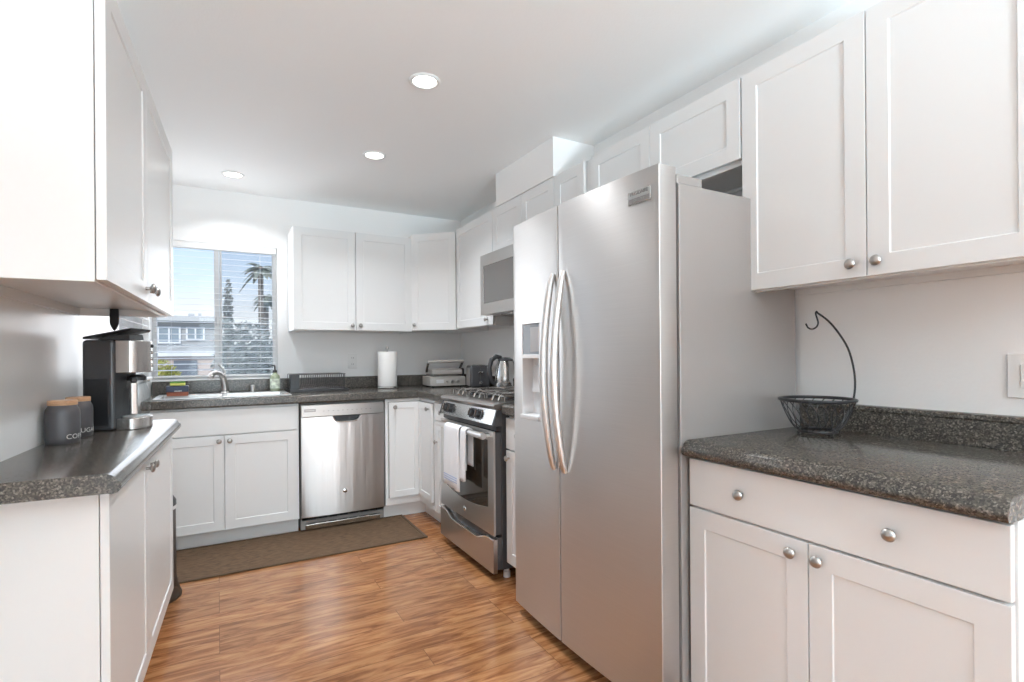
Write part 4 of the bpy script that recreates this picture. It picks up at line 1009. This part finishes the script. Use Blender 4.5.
def leafy(name, label, centers, n, size, mat, loc, cat, trunk=None, grp=None):
    root = thing(name, label, cat, loc, 0, grp); bm = nb(); rnd = random.Random(len(label))
    for (cx, cy, cz, rx, ry, rz_) in centers:
        for _ in range(n):
            while True:
                p = Vector((rnd.uniform(-1, 1), rnd.uniform(-1, 1), rnd.uniform(-1, 1)))
                if .35 < p.length < 1: break
            c = Vector((cx + p.x * rx, cy + p.y * ry, cz + p.z * rz_)); s = size * rnd.uniform(.6, 1.3)
            a = Vector((rnd.uniform(-1, 1), rnd.uniform(-1, 1), rnd.uniform(-1, 1))).normalized(); b = a.orthogonal().normalized(); t = a.cross(b)
            vs = [bm.verts.new(c + b * s * 1.6), bm.verts.new(c + t * s * .6 + a * s * .2), bm.verts.new(c - b * s * 1.6), bm.verts.new(c - t * s * .6 + a * s * .2)]
            bm.faces.new(vs)
    obj('foliage', bm, mat, root)
    if trunk: obj('trunk', lathe(nb(), [(0, 0), (trunk[0], 0), (trunk[0] * .7, trunk[1]), (0, trunk[1])], 10), 'bark', root)
    return root
leafy('yellow_bush', 'yellow-green shrub in front of the grey house, low at the left of the window', [(0, 0, 2.9, .5, .5, .75), (.35, 0, 2.6, .45, .5, .8), (.1, 0, 1.6, .6, .5, 1.0)], 260, .09, 'leaf_yel', (-2.35, 30, -2.5), 'bush', (.07, 1.9))
leafy('leafy_tree', 'large grey-green tree filling the lower right half of the window', [(0, 0, 4.2, 1.3, 1.2, 1.3), (.9, .5, 3.3, 1.3, 1.2, 1.4), (-.6, 0, 3.2, 1.0, 1.0, 1.3), (.3, 0, 2.2, 1.8, 1.2, 1.2)], 650, .12, 'leaf_grey', (1.35, 30, -2.5), 'tree', (.16, 3.2))
leafy('cypress_tree', 'narrow upright grey tree just right of the window mullion', [(0, 0, 5.6, .20, .20, 1.6), (0, 0, 3.6, .30, .30, 1.6)], 420, .07, 'leaf_grey', (.44, 26.5, -2.5), 'tree', (.08, 4.5))
def palm(label, loc, h, R, nf, drop):
    root = thing('palm_tree', label, 'palm tree', loc, 0, 'palm trees'); rnd = random.Random(3 + int(h * 10))
    bm = nb()
    for i in range(nf):
        a = 2 * PI * i / nf + rnd.uniform(-.2, .2); el = rnd.uniform(-.5, .9); L = R * rnd.uniform(.8, 1.1); prev = None; side = Vector((-math.sin(a), math.cos(a), 0))
        for k in range(7):
            t = k / 6; r = L * t * math.cos(el * (1 - t * .6)); z = h + L * (math.sin(el) * t - drop * t * t); c = Vector((r * math.cos(a), r * math.sin(a), z)); wd = .02 + .34 * math.sin(PI * min(1, t * .9 + .1)) * R * .45
            cur = (bm.verts.new(c + side * wd - Vector((0, 0, wd * .6))), bm.verts.new(c), bm.verts.new(c - side * wd - Vector((0, 0, wd * .6))))
            if prev: bm.faces.new((prev[0], prev[1], cur[1], cur[0])); bm.faces.new((prev[1], prev[2], cur[2], cur[1]))
            prev = cur
    obj('fronds', bm, 'leaf_palm', root)
    obj('trunk', lathe(nb(), [(0, 0), (.17, 0), (.14, h * .6), (.15, h), (0, h)], 12), 'bark', root)
palm('tall palm with a wide drooping crown at the top right of the window', (2.25, 34, -2.5), 8.9, 1.15, 22, .75)
palm('shorter palm with drooping fronds below the tall palm, right side of the window', (2.75, 37, -2.5), 7.6, 1.0, 18, .85)
